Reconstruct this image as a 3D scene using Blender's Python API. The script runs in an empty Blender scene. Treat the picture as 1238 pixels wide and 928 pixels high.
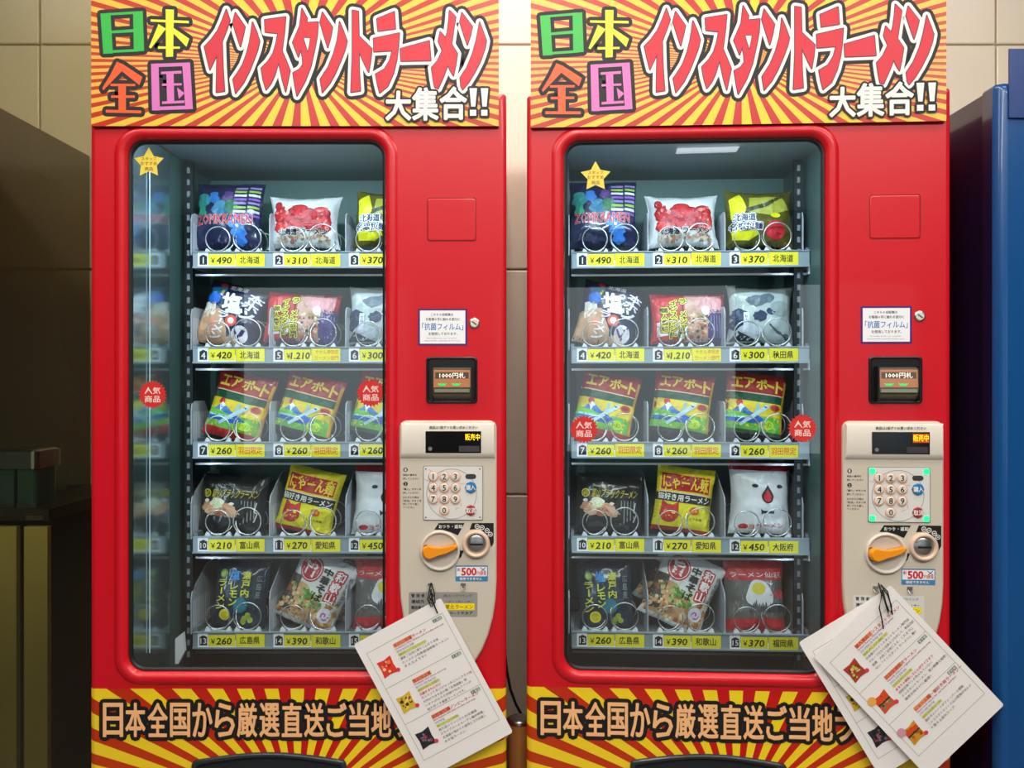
import bpy, math, random
from mathutils import Vector, Matrix, noise
from mathutils.geometry import tessellate_polygon
random.seed(7)
SC = bpy.context.scene
COL = SC.collection
S = 0.002            # metres per pixel on the plane of the machine fronts
FP = 930.0           # focal length in pixels = distance of that plane in pixels
CAMZ = 1.152

# ---------------------------------------------------------------- camera, world, light
cd = bpy.data.cameras.new('camera'); cam = bpy.data.objects.new('camera', cd); COL.objects.link(cam)
cam.location = (0, -FP*S, CAMZ); cam.rotation_euler = (math.pi/2, 0, 0)
cd.sensor_fit = 'HORIZONTAL'; cd.sensor_width = 36; cd.lens = 36*FP/1238; cd.clip_start = 0.02
SC.camera = cam
SC.view_settings.view_transform = 'Standard'; SC.view_settings.look = 'None'
SC.view_settings.gamma = 1; SC.view_settings.use_curve_mapping = False
SC.view_settings.exposure = -0.16
w = bpy.data.worlds.new('world'); SC.world = w; w.use_nodes = True
w.node_tree.nodes['Background'].inputs[0].default_value = (0.80, 0.92, 1.0, 1)
w.node_tree.nodes['Background'].inputs[1].default_value = 1.25

def lin(c):
    return tuple((x/255/12.92 if x/255 <= .04045 else ((x/255+.055)/1.055)**2.4) for x in c)

def area(name, loc, rot, sx, sy, power, col=(255, 250, 240), parent=None):
    l = bpy.data.lights.new(name, 'AREA'); l.shape = 'RECTANGLE'; l.size = sx; l.size_y = sy
    l.energy = power; l.color = lin(col)
    o = bpy.data.objects.new(name, l); COL.objects.link(o); o.location = loc; o.rotation_euler = rot
    if parent: o.parent = parent
    return o
CEIL = 3.15
LAMPS = [(-1.7, -.8), (0, -.8), (1.7, -.8), (-1.25, -2.7), (.4, -2.7), (2.05, -2.7)]  # near row added to brighten the back wall and the gap
SMALL = (1.17, -4.6)
area('ceiling_lamp_light', (SMALL[0], SMALL[1], CEIL-.06), (0, 0, 0), .5, .16, 1.2, (235, 244, 255))
for x, y in LAMPS:
    if x == 0: area('ceiling_lamp_light', (x, y, CEIL-.075), (0, 0, 0), .26, 2.2, 34, (255, 248, 238))     # long fitting added front to back to throw light into the gap
    else: area('ceiling_lamp_light', (x, y, CEIL-.075), (0, 0, 0), 1.5, .5, 17 if y > -2 else 54, (255, 251, 246))

# ---------------------------------------------------------------- materials
MATS = {}
def mat(name, c, rough=.5, metal=0., emit=0., coat=0., bump=0., bscale=60., var=0., alpha=None, trans=0.):
    if name in MATS: return MATS[name]
    m = bpy.data.materials.new(name); m.use_nodes = True; nt = m.node_tree; b = nt.nodes['Principled BSDF']
    col = (*lin(c), 1)
    b.inputs['Base Color'].default_value = col; b.inputs['Roughness'].default_value = rough
    b.inputs['Metallic'].default_value = metal; b.inputs['Coat Weight'].default_value = coat
    b.inputs['Coat Roughness'].default_value = .05
    if emit:
        b.inputs['Emission Color'].default_value = col; b.inputs['Emission Strength'].default_value = emit
    if trans: b.inputs['Transmission Weight'].default_value = trans
    if bump or var:
        tc = nt.nodes.new('ShaderNodeTexCoord'); n = nt.nodes.new('ShaderNodeTexNoise'); n.inputs['Scale'].default_value = bscale
        n.inputs['Detail'].default_value = 4
        nt.links.new(tc.outputs['Object'], n.inputs['Vector'])
        if bump:
            bp = nt.nodes.new('ShaderNodeBump'); bp.inputs['Strength'].default_value = bump; bp.inputs['Distance'].default_value = .004
            nt.links.new(n.outputs['Fac'], bp.inputs['Height']); nt.links.new(bp.outputs['Normal'], b.inputs['Normal'])
        if var:
            mx = nt.nodes.new('ShaderNodeMix'); mx.data_type = 'RGBA'
            mx.inputs['A'].default_value = tuple(x*(1-var) for x in col[:3])+(1,)
            mx.inputs['B'].default_value = tuple(min(1, x*(1+var)) for x in col[:3])+(1,)
            nt.links.new(n.outputs['Fac'], mx.inputs['Factor']); nt.links.new(mx.outputs['Result'], b.inputs['Base Color'])
    MATS[name] = m
    return m

def glass_mat(name, tint, refl_ior=1.5, boost=1.0, rough=0.0):
    m = bpy.data.materials.new(name); m.use_nodes = True; nt = m.node_tree; nt.nodes.clear()
    out = nt.nodes.new('ShaderNodeOutputMaterial'); mx = nt.nodes.new('ShaderNodeMixShader')
    tr = nt.nodes.new('ShaderNodeBsdfTransparent'); tr.inputs[0].default_value = (*tint, 1)
    gl = nt.nodes.new('ShaderNodeBsdfGlossy'); gl.inputs['Roughness'].default_value = rough
    fr = nt.nodes.new('ShaderNodeFresnel'); fr.inputs['IOR'].default_value = refl_ior
    mu = nt.nodes.new('ShaderNodeMath'); mu.operation = 'MULTIPLY'; mu.inputs[1].default_value = boost; mu.use_clamp = True
    nt.links.new(fr.outputs[0], mu.inputs[0]); nt.links.new(mu.outputs[0], mx.inputs[0])
    nt.links.new(tr.outputs[0], mx.inputs[1]); nt.links.new(gl.outputs[0], mx.inputs[2]); nt.links.new(mx.outputs[0], out.inputs[0])
    MATS[name] = m
    return m

def ray_mat(name, cx, cz, k, n, ca, cb, cedge, phase=0.0):
    """printed sunburst: object-space rays about (cx, cz) in metres"""
    m = bpy.data.materials.new(name); m.use_nodes = True; nt = m.node_tree; b = nt.nodes['Principled BSDF']
    b.inputs['Roughness'].default_value = .32
    N = nt.nodes.new; Lk = nt.links.new
    tc = N('ShaderNodeTexCoord'); sp = N('ShaderNodeSeparateXYZ'); Lk(tc.outputs['Object'], sp.inputs[0])
    def M(op, a, bb=None):
        q = N('ShaderNodeMath'); q.operation = op
        for i, v in enumerate((a, bb)):
            if v is None: continue
            if isinstance(v, (int, float)): q.inputs[i].default_value = v
            else: Lk(v, q.inputs[i])
        return q.outputs[0]
    dx = M('SUBTRACT', sp.outputs['X'], cx); dz = M('MULTIPLY', M('SUBTRACT', sp.outputs['Z'], cz), k)
    an = M('ARCTAN2', dz, dx)
    fr = M('FRACT', M('ADD', M('MULTIPLY', an, n/(2*math.pi)), 100+phase))
    st = M('GREATER_THAN', fr, .53)
    side = M('MINIMUM', M('MULTIPLY', M('ABSOLUTE', M('SINE', M('ADD', an, math.pi/2))), 1.0), 1.0)
    side = M('POWER', side, 2.0)
    mixa = N('ShaderNodeMix'); mixa.data_type = 'RGBA'; mixa.inputs['A'].default_value = (*lin(ca), 1); mixa.inputs['B'].default_value = (*lin(cedge), 1); Lk(side, mixa.inputs['Factor'])
    mixr = N('ShaderNodeMix'); mixr.data_type = 'RGBA'; mixr.inputs['A'].default_value = (*lin(cb), 1); mixr.inputs['B'].default_value = (*lin((188, 62, 8)), 1); Lk(side, mixr.inputs['Factor'])
    mx = N('ShaderNodeMix'); mx.data_type = 'RGBA'; Lk(mixa.outputs['Result'], mx.inputs['A']); Lk(mixr.outputs['Result'], mx.inputs['B']); Lk(st, mx.inputs['Factor'])
    Lk(mx.outputs['Result'], b.inputs['Base Color'])
    MATS[name] = m
    return m

RED = mat('red_paint', (206, 4, 26), .36, coat=.2, bump=.02, bscale=180)
K = mat('ink_black', (14, 13, 12), .55)
WH = mat('ink_white', (240, 238, 232), .45)
YEL = mat('ink_yellow', (238, 226, 30), .45)
CREAM = mat('cream_plastic', (206, 196, 178), .42, bump=.03, bscale=300)
CREAM2 = mat('cream_plastic_pale', (216, 208, 194), .38)
STEEL = mat('steel', (190, 190, 188), .28, 1.0)
WIRE = mat('spiral_wire', (215, 215, 210), .3, .9)
RUB = mat('black_rubber', (16, 16, 17), .5)
RAIL = mat('rail_grey', (150, 164, 168), .4, .2)
TRAY = mat('tray_grey', (128, 134, 136), .45, .3)
DIV = mat('divider_plastic', (176, 180, 184), .35)
PLW = mat('white_plastic', (226, 228, 232), .35)
LINER = mat('liner_paint', (74, 100, 94), .45, .2)
LINERM = mat('liner_polished_metal', (150, 172, 172), .14, .85)
PAPER = mat('paper_white', (246, 243, 240), .35)
PINK = mat('ink_hot_red', (214, 10, 40), .4)
NAVY = mat('ink_navy', (40, 24, 70), .4)
GREEN = mat('ink_green', (40, 186, 62), .4)
LEM = mat('ink_lemon', (246, 238, 40), .4)
ORG = mat('ink_orange', (250, 92, 30), .4)
MAUVE = mat('ink_mauve', (222, 116, 190), .4)
PEACH = mat('ink_peach', (252, 190, 130), .4)
DRED = mat('ink_dark_red', (180, 16, 28), .4)
GLASS = glass_mat('window_glass', (.86, .94, .935), 1.5, 3.2)
TINT = glass_mat('bronze_glass', (.86, .85, .74), 1.5, 1.0)
CLEAR = glass_mat('clear_plastic', (.92, .94, .95), 1.45, 1.2, .05)

# ---------------------------------------------------------------- mesh builder
class MB:
    def __init__(s): s.v = []; s.f = []; s.fm = []; s.mats = []; s.sm = []
    def mi(s, m):
        if m not in s.mats: s.mats.append(m)
        return s.mats.index(m)
    def add(s, vs, fs, m, smooth=False):
        b = len(s.v); i = s.mi(m); s.v.extend([tuple(v) for v in vs])
        for f in fs: s.f.append([b+k for k in f]); s.fm.append(i); s.sm.append(smooth)
    def box(s, a, b, m):
        x0, y0, z0 = [min(p, q) for p, q in zip(a, b)]; x1, y1, z1 = [max(p, q) for p, q in zip(a, b)]
        vs = [(x, y, z) for z in (z0, z1) for y in (y0, y1) for x in (x0, x1)]
        s.add(vs, [(0, 2, 3, 1), (4, 5, 7, 6), (0, 1, 5, 4), (2, 6, 7, 3), (0, 4, 6, 2), (1, 3, 7, 5)], m)
    def loops(s, lps, m, smooth=False, cap0=False, cap1=False, closed=True):
        n = len(lps[0]); vs = [p for l in lps for p in l]; fs = []
        for i in range(len(lps)-1):
            for j in range(n if closed else n-1):
                k = (j+1) % n; fs.append((i*n+j, i*n+k, (i+1)*n+k, (i+1)*n+j))
        s.add(vs, fs, m, smooth)
        if cap0: s.ngon(lps[0][::-1], m)
        if cap1: s.ngon(lps[-1], m)
    def ngon(s, pts, m):
        t = tessellate_polygon([[Vector(p) for p in pts]]); s.add(pts, t, m)
    def tube(s, path, r, m, n=8, closed=False, radii=None):
        P = [Vector(p) for p in path]; lps = []; up = Vector((0.13, .31, .94)); N = len(P)
        for i, p in enumerate(P):
            a = P[i-1] if (i or closed) else P[i]; b = P[(i+1) % N] if (i < N-1 or closed) else P[i]
            t = (b-a).normalized(); u = t.cross(up).normalized(); v = t.cross(u); rr = radii[i] if radii else r
            lps.append([p+(u*math.cos(2*math.pi*k/n)+v*math.sin(2*math.pi*k/n))*rr for k in range(n)])
        if closed: lps.append(lps[0])
        s.loops(lps, m, True, not closed, not closed)
    def prism(s, pts, mp, h0, h1, m, mtop=None):
        """2-D outline extruded between two heights of map mp(x, y, h)"""
        A = [mp(x, y, h0) for x, y in pts]; B = [mp(x, y, h1) for x, y in pts]
        s.loops([A, B], m); s.ngon(B, mtop or m); s.ngon(A[::-1], m)
    def build(s, name, parent=None, recalc=False):
        me = bpy.data.meshes.new(name); me.from_pydata(s.v, [], s.f)
        for m in s.mats: me.materials.append(m)
        me.polygons.foreach_set('material_index', s.fm); me.polygons.foreach_set('use_smooth', s.sm)
        me.update()
        o = bpy.data.objects.new(name, me); COL.objects.link(o)
        if parent: o.parent = parent
        return o

def thing(name, label, cat, loc=(0, 0, 0), rotz=0., group=None):
    o = bpy.data.objects.new(name, None); COL.objects.link(o); o.location = loc; o.rotation_euler = (0, 0, rotz)
    o.empty_display_size = .05
    o['label'] = label; o['category'] = cat
    if group: o['group'] = group
    return o
def tag(o, label=None, cat=None, group=None, kind=None):
    if label: o['label'] = label
    if cat: o['category'] = cat
    if group: o['group'] = group
    if kind: o['kind'] = kind
    return o

# ---------------------------------------------------------------- 2-D helpers
def rrect(x0, y0, x1, y1, r, n=6):
    pts = []
    for cx, cy, a0 in ((x1-r, y0+r, -90), (x1-r, y1-r, 0), (x0+r, y1-r, 90), (x0+r, y0+r, 180)):
        for i in range(n+1):
            a = math.radians(a0+90*i/n); pts.append((cx+r*math.cos(a), cy+r*math.sin(a)))
    return pts
def circ(cx, cy, r, n=24, ry=None):
    return [(cx+r*math.cos(2*math.pi*i/n), cy+(ry or r)*math.sin(2*math.pi*i/n)) for i in range(n)]
def starp(cx, cy, r0, r1, n, a0=-90):
    return [(cx+(r0 if i % 2 == 0 else r1)*math.cos(math.radians(a0+180*i/n)), cy+(r0 if i % 2 == 0 else r1)*math.sin(math.radians(a0+180*i/n))) for i in range(2*n)]

TXT = {}
def get_text(st, bold, res):
    key = (st, bold, res)
    if key in TXT: return TXT[key]
    c = bpy.data.curves.new('t', 'FONT'); c.body = st; c.size = 1; c.offset = bold; c.resolution_u = res
    o = bpy.data.objects.new('t', c); COL.objects.link(o)
    me = bpy.data.meshes.new_from_object(o.evaluated_get(bpy.context.evaluated_depsgraph_get()))
    vs = [(v.co.x, -v.co.y) for v in me.vertices]; fs = [tuple(p.vertices) for p in me.polygons]
    bpy.data.objects.remove(o); bpy.data.curves.remove(c); bpy.data.meshes.remove(me)
    if not vs: vs = [(0, 0), (1, 0), (1, 1)]; fs = []
    x0 = min(v[0] for v in vs); x1 = max(v[0] for v in vs); y0 = min(v[1] for v in vs); y1 = max(v[1] for v in vs)
    # merge coincident points, find boundary edges
    q = {}; ix = []
    uv = []
    for v in vs:
        kk = (round(v[0], 4), round(v[1], 4))
        if kk not in q: q[kk] = len(uv); uv.append(v)
        ix.append(q[kk])
    fs = [[ix[i] for i in f] for f in fs]; fs = [f for f in fs if len(set(f)) == len(f)]
    ec = {}
    for f in fs:
        for i in range(len(f)):
            e = tuple(sorted((f[i], f[(i+1) % len(f)]))); ec[e] = ec.get(e, 0)+1
    bd = [e for e, c_ in ec.items() if c_ == 1]
    TXT[key] = (uv, fs, bd, (x0, y0, x1, y1))
    return TXT[key]

LH = 0.00022
class Print:
    """flat artwork on a surface map mp(x, y, h); x right, y down, h metres proud"""
    def __init__(s, mb, mp, sub=None, base=0.0): s.mb = mb; s.mp = mp; s.sub = sub; s.base = base; s.k = 0; s.lh = LH*(1.8 if sub else 1)
    def jit(s): s.k += 1; return 1.25e-4+(s.k % 17)*5e-6
    def tri(s, pts, tris, m, layer):
        h = s.base+s.lh*layer+s.jit()
        if s.sub:
            P = list(pts); T = [tuple(t) for t in tris]; out = []
            while T:
                a, b, c = T.pop()
                e = [(math.dist(P[i], P[j]), i, j, k) for i, j, k in ((a, b, c), (b, c, a), (c, a, b))]
                d, i, j, k = max(e)
                if d > s.sub and len(P) < 6000:
                    P.append(((P[i][0]+P[j][0])/2, (P[i][1]+P[j][1])/2)); q = len(P)-1
                    T += [(i, q, k), (q, j, k)]
                else: out.append((a, b, c))
            pts, tris = P, out
        s.mb.add([s.mp(x, y, h) for x, y in pts], tris, m)
    def poly(s, pts, m, layer=1):
        t = tessellate_polygon([[Vector((x, y, 0)) for x, y in pts]]); s.tri(pts, t, m, layer)
    def rect(s, x0, y0, x1, y1, m, layer=1): s.poly([(x0, y0), (x1, y0), (x1, y1), (x0, y1)], m, layer)
    def segs(s, P, E, r, m, layer, n=6):
        h = s.base+s.lh*layer; vs = []; fs = []; used = set()
        for i, j in E:
            (ax, ay), (bx, by) = P[i], P[j]; d = math.hypot(bx-ax, by-ay)
            used.add(i); used.add(j)
            if d < 1e-6: continue
            nx, ny = -(by-ay)/d*r, (bx-ax)/d*r; k = len(vs)
            vs += [(ax+nx, ay+ny), (bx+nx, by+ny), (bx-nx, by-ny), (ax-nx, ay-ny)]; fs.append((k, k+1, k+2, k+3))
        for i in used:
            k = len(vs); vs += [(P[i][0]+r*math.cos(2*math.pi*a/n), P[i][1]+r*math.sin(2*math.pi*a/n)) for a in range(n)] if n > 2 else []
            if n > 2: fs.append(tuple(range(k, k+n)))
        hh = [0]*len(vs)
        s.k += 1
        for q_, f_ in enumerate(fs):
            for i_ in f_: hh[i_] = ((q_*7+s.k*11) % 29)*4e-6
        s.mb.add([s.mp(x, y, h+e) for (x, y), e in zip(vs, hh)], fs, m)
    def stroke(s, pts, r, m, layer=1, closed=False, n=8):
        E = [(i, i+1) for i in range(len(pts)-1)]+([(len(pts)-1, 0)] if closed else [])
        s.segs(pts, E, r, m, layer, n)
    def text(s, st, box, m, layer=2, bold=0., res=2, outline=(), keep=False, shear=0., rot=0., ident=False):
        uv, fs, bd, (x0, y0, x1, y1) = get_text(st, 0., res)
        bx0, by0, bx1, by1 = box; sx = (bx1-bx0)/max(1e-6, x1-x0); sy = (by1-by0)/max(1e-6, y1-y0)
        if keep: sx = sy = min(sx, sy)
        cx, cy = (bx0+bx1)/2, (by0+by1)/2; mx, my = (x0+x1)/2, (y0+y1)/2
        ca, sa = math.cos(math.radians(rot)), math.sin(math.radians(rot)); P = []
        for x, y in uv:
            px = (x-mx)*sx-(y-my)*sy*shear; py = (y-my)*sy; P.append((cx+px*ca-py*sa, cy+px*sa+py*ca))
        for k, (r, om) in enumerate(outline): s.segs(P, bd, r, om, layer-len(outline)+k, 8 if r > 1.5 else 6)
        if bold:
            r = bold*.72*min(sx, sy); s.segs(P, bd, r, m, layer, 5 if r > .25 else 0)
        h = s.base+s.lh*layer+1.4e-4
        s.mb.add([s.mp(x, y, h) for x, y in P], fs, m)
        return P, bd
    def vtext(s, st, x0, y0, x1, y1, m, layer=2, bold=0., outline=(), rot=0.):
        n = len(st); H = (y1-y0)/n; cx, cy = (x0+x1)/2, (y0+y1)/2
        ca, sa = math.cos(math.radians(rot)), math.sin(math.radians(rot))
        for i, ch in enumerate(st):
            dy = y0+H*(i+.5)-cy; X = cx-dy*sa; Y = cy+dy*ca; ww = (x1-x0)/2*.92; hh = H/2*.86
            if ch in 'ー一': s.poly([(X+dx*ca-dyy*sa, Y+dx*sa+dyy*ca) for dx, dyy in ((-ww*.18, -hh), (ww*.18, -hh), (ww*.18, hh), (-ww*.18, hh))], m, layer)
            else: s.text(ch, (X-ww, Y-hh, X+ww, Y+hh), m, layer, bold, 2, outline, rot=rot)

def Lp(px, py, d=0.):
    """photo pixel of the left machine -> machine-local coordinates at depth d (pixels behind the front)"""
    k = (FP+d)/FP
    return Vector(((px-619)*k*S+259*S, d*S, CAMZ+(464-py)*k*S))
R_X0, R_DEP, R_YAW, R_Z0 = 269.65, 923.9, .0491, 1.4
def Rp(px, py, d=0.):
    """the same for pixels of the right machine"""
    k = (px-619)/FP; c, s_ = math.cos(R_YAW), math.sin(R_YAW)
    X = (k*(d*c+R_DEP)-d*s_-R_X0)/(c+k*s_); y = -X*s_+d*c+R_DEP
    return Vector((X*S, d*S, CAMZ+((464-py)*y/FP+R_Z0)*S))
def front(x, y, h=0.): return Vector(((x-360)*S, -h, CAMZ+(464-y)*S))     # left-machine pixels on the front plane

# ================================================================ SETTING
FLOORW = mat('floor_stone', (92, 82, 72), .35, var=.12, bscale=6)
TILE = mat('wall_tile_cream', (234, 220, 198), .28, var=.03, bscale=5, bump=.03)
GROUT = mat('grout', (214, 200, 176), .8)
CEILM = mat('ceiling_paint', (212, 214, 212), .8)
PLAST = mat('far_wall_paint', (92, 104, 104), .7, var=.08, bscale=2)
def struct(name, a, b, m, label=None):
    mb = MB(); mb.box(a, b, m); o = mb.build(name); o['kind'] = 'structure'
    if label: o['label'] = label
    return o
YW = .63
struct('floor', (-4.5, -7.2, -.1), (4.5, YW+.15, 0), FLOORW, 'dark polished stone floor')
struct('ceiling', (-4.5, -7.2, CEIL), (4.5, YW+.15, CEIL+.1), CEILM, 'pale painted ceiling')
wall = struct('wall_back', (-4.5, YW+.012, 0), (4.5, YW+.15, CEIL), GROUT, 'cream tiled wall behind the machines')
struct('wall_left', (-4.6, -7.2, 0), (-4.5, YW+.15, CEIL), PLAST, 'plain grey wall on the left')
struct('wall_right', (4.5, -7.2, 0), (4.6, YW+.15, CEIL), PLAST, 'plain grey wall on the right')
# unseen wall opposite; openings added to let world light in and feed glass reflections
far = MB()
for a, b in (((-4.5, 0), (-3.2, CEIL)), ((-1.2, 0), (-.2, CEIL)), ((1.9, 0), (2.6, CEIL)), ((-4.5, 2.3), (4.5, CEIL)), ((-4.5, 0), (4.5, .35)), ((3.9, 0), (4.5, CEIL))):
    far.box((a[0], -7.3, a[1]), (b[0], -7.2, b[1]), PLAST)
tag(far.build('wall_front'), 'grey wall opposite the machines with tall openings added for reflections', kind='structure')

tx0, tpx, tz0, tpz, g = -1.529, 1.032, 2.250, 0.728, .0032
for i in range(-3, 6):
    for j in range(-3, 2):
        xa, xb = tx0+i*tpx, tx0+(i+1)*tpx; za, zb = tz0+j*tpz, tz0+(j+1)*tpz
        xa, xb = max(xa, -4.5), min(xb, 4.5); za, zb = max(za, .0), min(zb, CEIL)
        if xb-xa < .05 or zb-za < .05: continue
        mb = MB(); dx = random.uniform(0, .0012)
        A = rrect(xa+g, za+g, xb-g, zb-g, .003, 1); B = rrect(xa+g+.003, za+g+.003, xb-g-.003, zb-g-.003, .003, 1)
        mb.loops([[(x, YW+.0121, z) for x, z in A], [(x, YW+.002-dx, z) for x, z in A], [(x, YW-dx, z) for x, z in B]], TILE)
        mb.ngon([(x, YW-dx, z) for x, z in B], TILE)
        mb.build('tile', wall)
# fittings for the ceiling lamps, the added near row included
LM = mat('lamp_diffuser', (255, 250, 240), .5, emit=2.5); LF = mat('lamp_frame', (225, 225, 225), .5)
for q, (x, y) in enumerate(LAMPS):
    px_ = ('left', 'middle', 'right')[q % 3]
    t = thing('ceiling_lamp', ('white ceiling lamp panel, %s of the row %s' % (px_, ('added nearest the machines to light the wall', 'farther off')[q//3])), 'lamp', (x, y, CEIL), group='ceiling lamp panels')
    a, b = (.14, 1.12) if x == 0 else (.75, .25)
    mb = MB(); mb.box((-a-.05, -b-.05, -.05), (a+.05, -b, 0), LF); mb.box((-a-.05, b, -.05), (a+.05, b+.05, 0), LF); mb.box((-a-.05, -b, -.05), (-a, b, 0), LF); mb.box((a, -b, -.05), (a+.05, b, 0), LF)
    mb.build('frame', t); mb = MB(); mb.box((-a, -b, -.03), (a, b, -.012), LM); mb.build('diffuser', t)
    if x == 0: t['label'] = 'long narrow white ceiling lamp added front to back to light the gap'

t = thing('ceiling_lamp', 'small white ceiling lamp alone behind the two rows', 'lamp', (SMALL[0], SMALL[1], CEIL))
mb = MB(); mb.box((-.27, -.1, -.04), (.27, .1, 0), LF); mb.build('frame', t); mb = MB(); mb.box((-.25, -.08, -.045), (.25, .08, -.04), mat('small_lamp_diffuser', (235, 244, 255), .5, emit=1.2)); mb.build('diffuser', t)
# ================================================================ HEADER SIGN (on top front of each machine)
A7 = 130/928.
def cr(ox, pts): return [(ox+x*A7, y*A7) for x, y in pts]
GLY = [
 cr(235, [(290,100),(322,195),(290,290),(255,378),(262,600),(275,803),(205,812),(208,640),(212,488),(150,620),(125,520),(103,420),(160,360),(215,285),(255,195)]),
 cr(235, [(368,128),(452,252),(435,330),(412,422),(378,320),(346,215)]),
 cr(235, [(515,210),(550,290),(577,375),(560,450),(530,530),(490,630),(440,730),(370,822),(348,700),(390,640),(430,575),(465,480),(490,380),(503,300)]),
 cr(235, [(620,190),(800,165),(790,290),(768,455),(800,530),(838,625),(800,808),(775,720),(740,555),(705,670),(672,740),(632,792),(605,700),(590,605),(645,550),(690,480),(715,400),(733,308),(625,295)]),
 cr(355, [(82,92),(128,178),(122,215),(222,208),(215,320),(195,430),(160,590),(110,720),(40,845),(22,750),(6,645),(60,615),(90,575),(88,520),(75,440),(52,510),(25,440),(3,385),(35,310),(65,240)]),
 cr(355, [(258,125),(345,255),(330,340),(305,430),(270,320),(238,212)]),
 cr(355, [(405,205),(440,290),(470,375),(455,440),(430,510),(370,650),(320,740),(258,815),(240,700),(310,590),(355,480),(385,370),(398,280)]),
 cr(355, [(515,108),(567,118),(572,330),(683,438),(672,540),(655,640),(615,560),(572,460),(575,640),(585,800),(503,812),(515,500)]),
 cr(355, [(725,182),(875,120),(885,268),(735,288)]),
 cr(355, [(697,350),(918,303),(910,420),(895,540),(868,650),(820,760),(750,818),(730,740),(715,655),(790,612),(835,540),(858,455),(700,465)]),
 cr(475, [(70,438),(318,370),(332,540),(76,545)]),
 cr(475, [(492,110),(545,165),(525,290),(510,400),(560,480),(545,580),(526,672),(500,630),(478,578),(440,680),(395,780),(365,770),(350,690),(338,600),(390,540),(430,455),(395,375),(412,292),(458,345),(472,300),(485,200)]),
 cr(475, [(598,128),(688,250),(670,330),(645,408),(612,310),(580,208)]),
 cr(475, [(750,210),(780,290),(808,370),(795,440),(760,540),(710,640),(655,730),(605,790),(590,760),(583,688),(640,600),(690,480),(720,370),(738,280)]),
]
A5 = 130/754.
def cd5(pts): return [(113+x*A5, y*A5) for x, y in pts]
KJ = [(GREEN, [[(65,110),(135,105),(152,388),(85,390)], [(293,97),(360,92),(370,370),(298,375)], [(138,230),(295,218),(295,240),(140,248)], [(100,108),(330,93),(330,112),(100,124)], [(100,368),(330,356),(330,374),(100,386)]]),
 (LEM, [[(415,150),(682,160),(682,178),(415,166)], [(520,80),(578,82),(572,410),(522,412)], [(470,183),(523,215),(418,352),(403,345)], [(576,210),(685,285),(665,342),(576,250)], [(467,338),(620,340),(620,355),(467,355)]]),
 (ORG, [[(180,445),(228,465),(215,510),(85,645),(78,628),(130,545)], [(218,460),(358,552),(337,608),(215,512)], [(135,598),(308,600),(308,616),(135,615)], [(140,680),(305,680),(305,698),(140,698)], [(103,780),(350,785),(350,805),(103,800)], [(190,605),(243,607),(243,790),(192,790)]]),
 (MAUVE, [[(418,460),(470,457),(480,785),(425,785)], [(635,452),(690,450),(710,775),(658,778)], [(418,460),(690,450),(690,475),(420,484)], [(425,760),(708,750),(710,775),(425,785)], [(488,515),(630,508),(630,528),(488,532)], [(495,598),(632,595),(632,610),(495,614)], [(495,722),(650,715),(650,733),(495,740)], [(525,520),(575,518),(580,725),(530,728)], [(600,625),(652,665),(612,705)]])]
SIGNM = ray_mat('sign_sunburst_print', 0.01, CAMZ+(464-77)*S, 3.06, 64, (226, 208, 34), (200, 20, 14), (242, 176, 78))
BANM = ray_mat('banner_sunburst_print', 0.0, CAMZ+(464-985)*S, 1.46, 45, (246, 214, 26), (196, 10, 14), (244, 205, 40))
SIGN_EDGE = mat('sign_edge', (120, 30, 20), .5)

def build_sign(loc, rotz, label):
    root = thing('header_sign', label, 'sign', loc, rotz, 'sunburst header signs')
    mb = MB(); x0, y0, x1, y1 = 113, -1, 603, 154
    mp = lambda x, y, h: front(x, y, h)
    A = [(x0, y0), (x1, y0), (x1, y1), (x0, y1)]
    mb.loops([[mp(x, y, .001) for x, y in A], [mp(x, y, .010) for x, y in A]], SIGN_EDGE)
    mb.ngon([mp(x, y, .001) for x, y in A][::-1], SIGN_EDGE); mb.ngon([mp(x, y, .010) for x, y in A], SIGNM)
    mb.build('board', root)
    mb = MB(); pr = Print(mb, mp, base=.010)
    pr.poly(cd5([(430, 470), (680, 465), (695, 765), (440, 775)]), K, .15)
    for c, polys in KJ:
        for p in polys:
            q = cd5(p); pr.stroke(q, 4.5, K, 1, True); pr.poly(q, K, 1); pr.poly(q, c, 2)
    o = mb.build('coloured_lettering', root); o['label'] = 'green, yellow, orange and pink characters'
    mb = MB(); pr = Print(mb, mp, base=.010)
    for gl in GLY:
        pr.poly(gl, K, 3); pr.stroke(gl, 8.6, K, 3, True, 12); pr.stroke(gl, 4.6, WH, 4, True, 12)
        pr.poly(gl, NAVY, 6); pr.stroke(gl, .9, NAVY, 6, True, 6); pr.poly(gl, PINK, 5)
    # inner red faces sit above the navy line
    for gl in GLY:
        t = tessellate_polygon([[Vector((x, y, 0)) for x, y in gl]])
        pr.tri(gl, t, PINK, 7)
    hole = cr(355, [(98,345),(155,347),(145,410),(133,465),(105,372)])
    pr.poly(hole, WH, 8); pr.stroke(hole, .35, NAVY, 9, True, 6)
    o = mb.build('title_lettering', root); o['label'] = 'jagged red title lettering with white and black outlines'
    mb = MB(); pr = Print(mb, mp, base=.010+LH*8)
    for ch, bx in (('大', (468, 113, 497, 147)), ('集', (500, 109, 530, 147)), ('合', (533, 108, 564, 146))):
        pr.text(ch, bx, WH, 4, .035, 2, ((3.4, K), (1.1, WH)))
    for ox in (0, 13.5):
        for q in ([(568+ox, 109), (577+ox, 109), (575+ox, 131), (570+ox, 131)], [(568.5+ox, 135), (576+ox, 135), (576+ox, 142), (568.5+ox, 142)]):
            pr.stroke(q, 2.6, K, 2, True); pr.poly(q, WH, 4)
    o = mb.build('small_lettering', root); o['label'] = 'white lettering with black outline'
    return root

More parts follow.
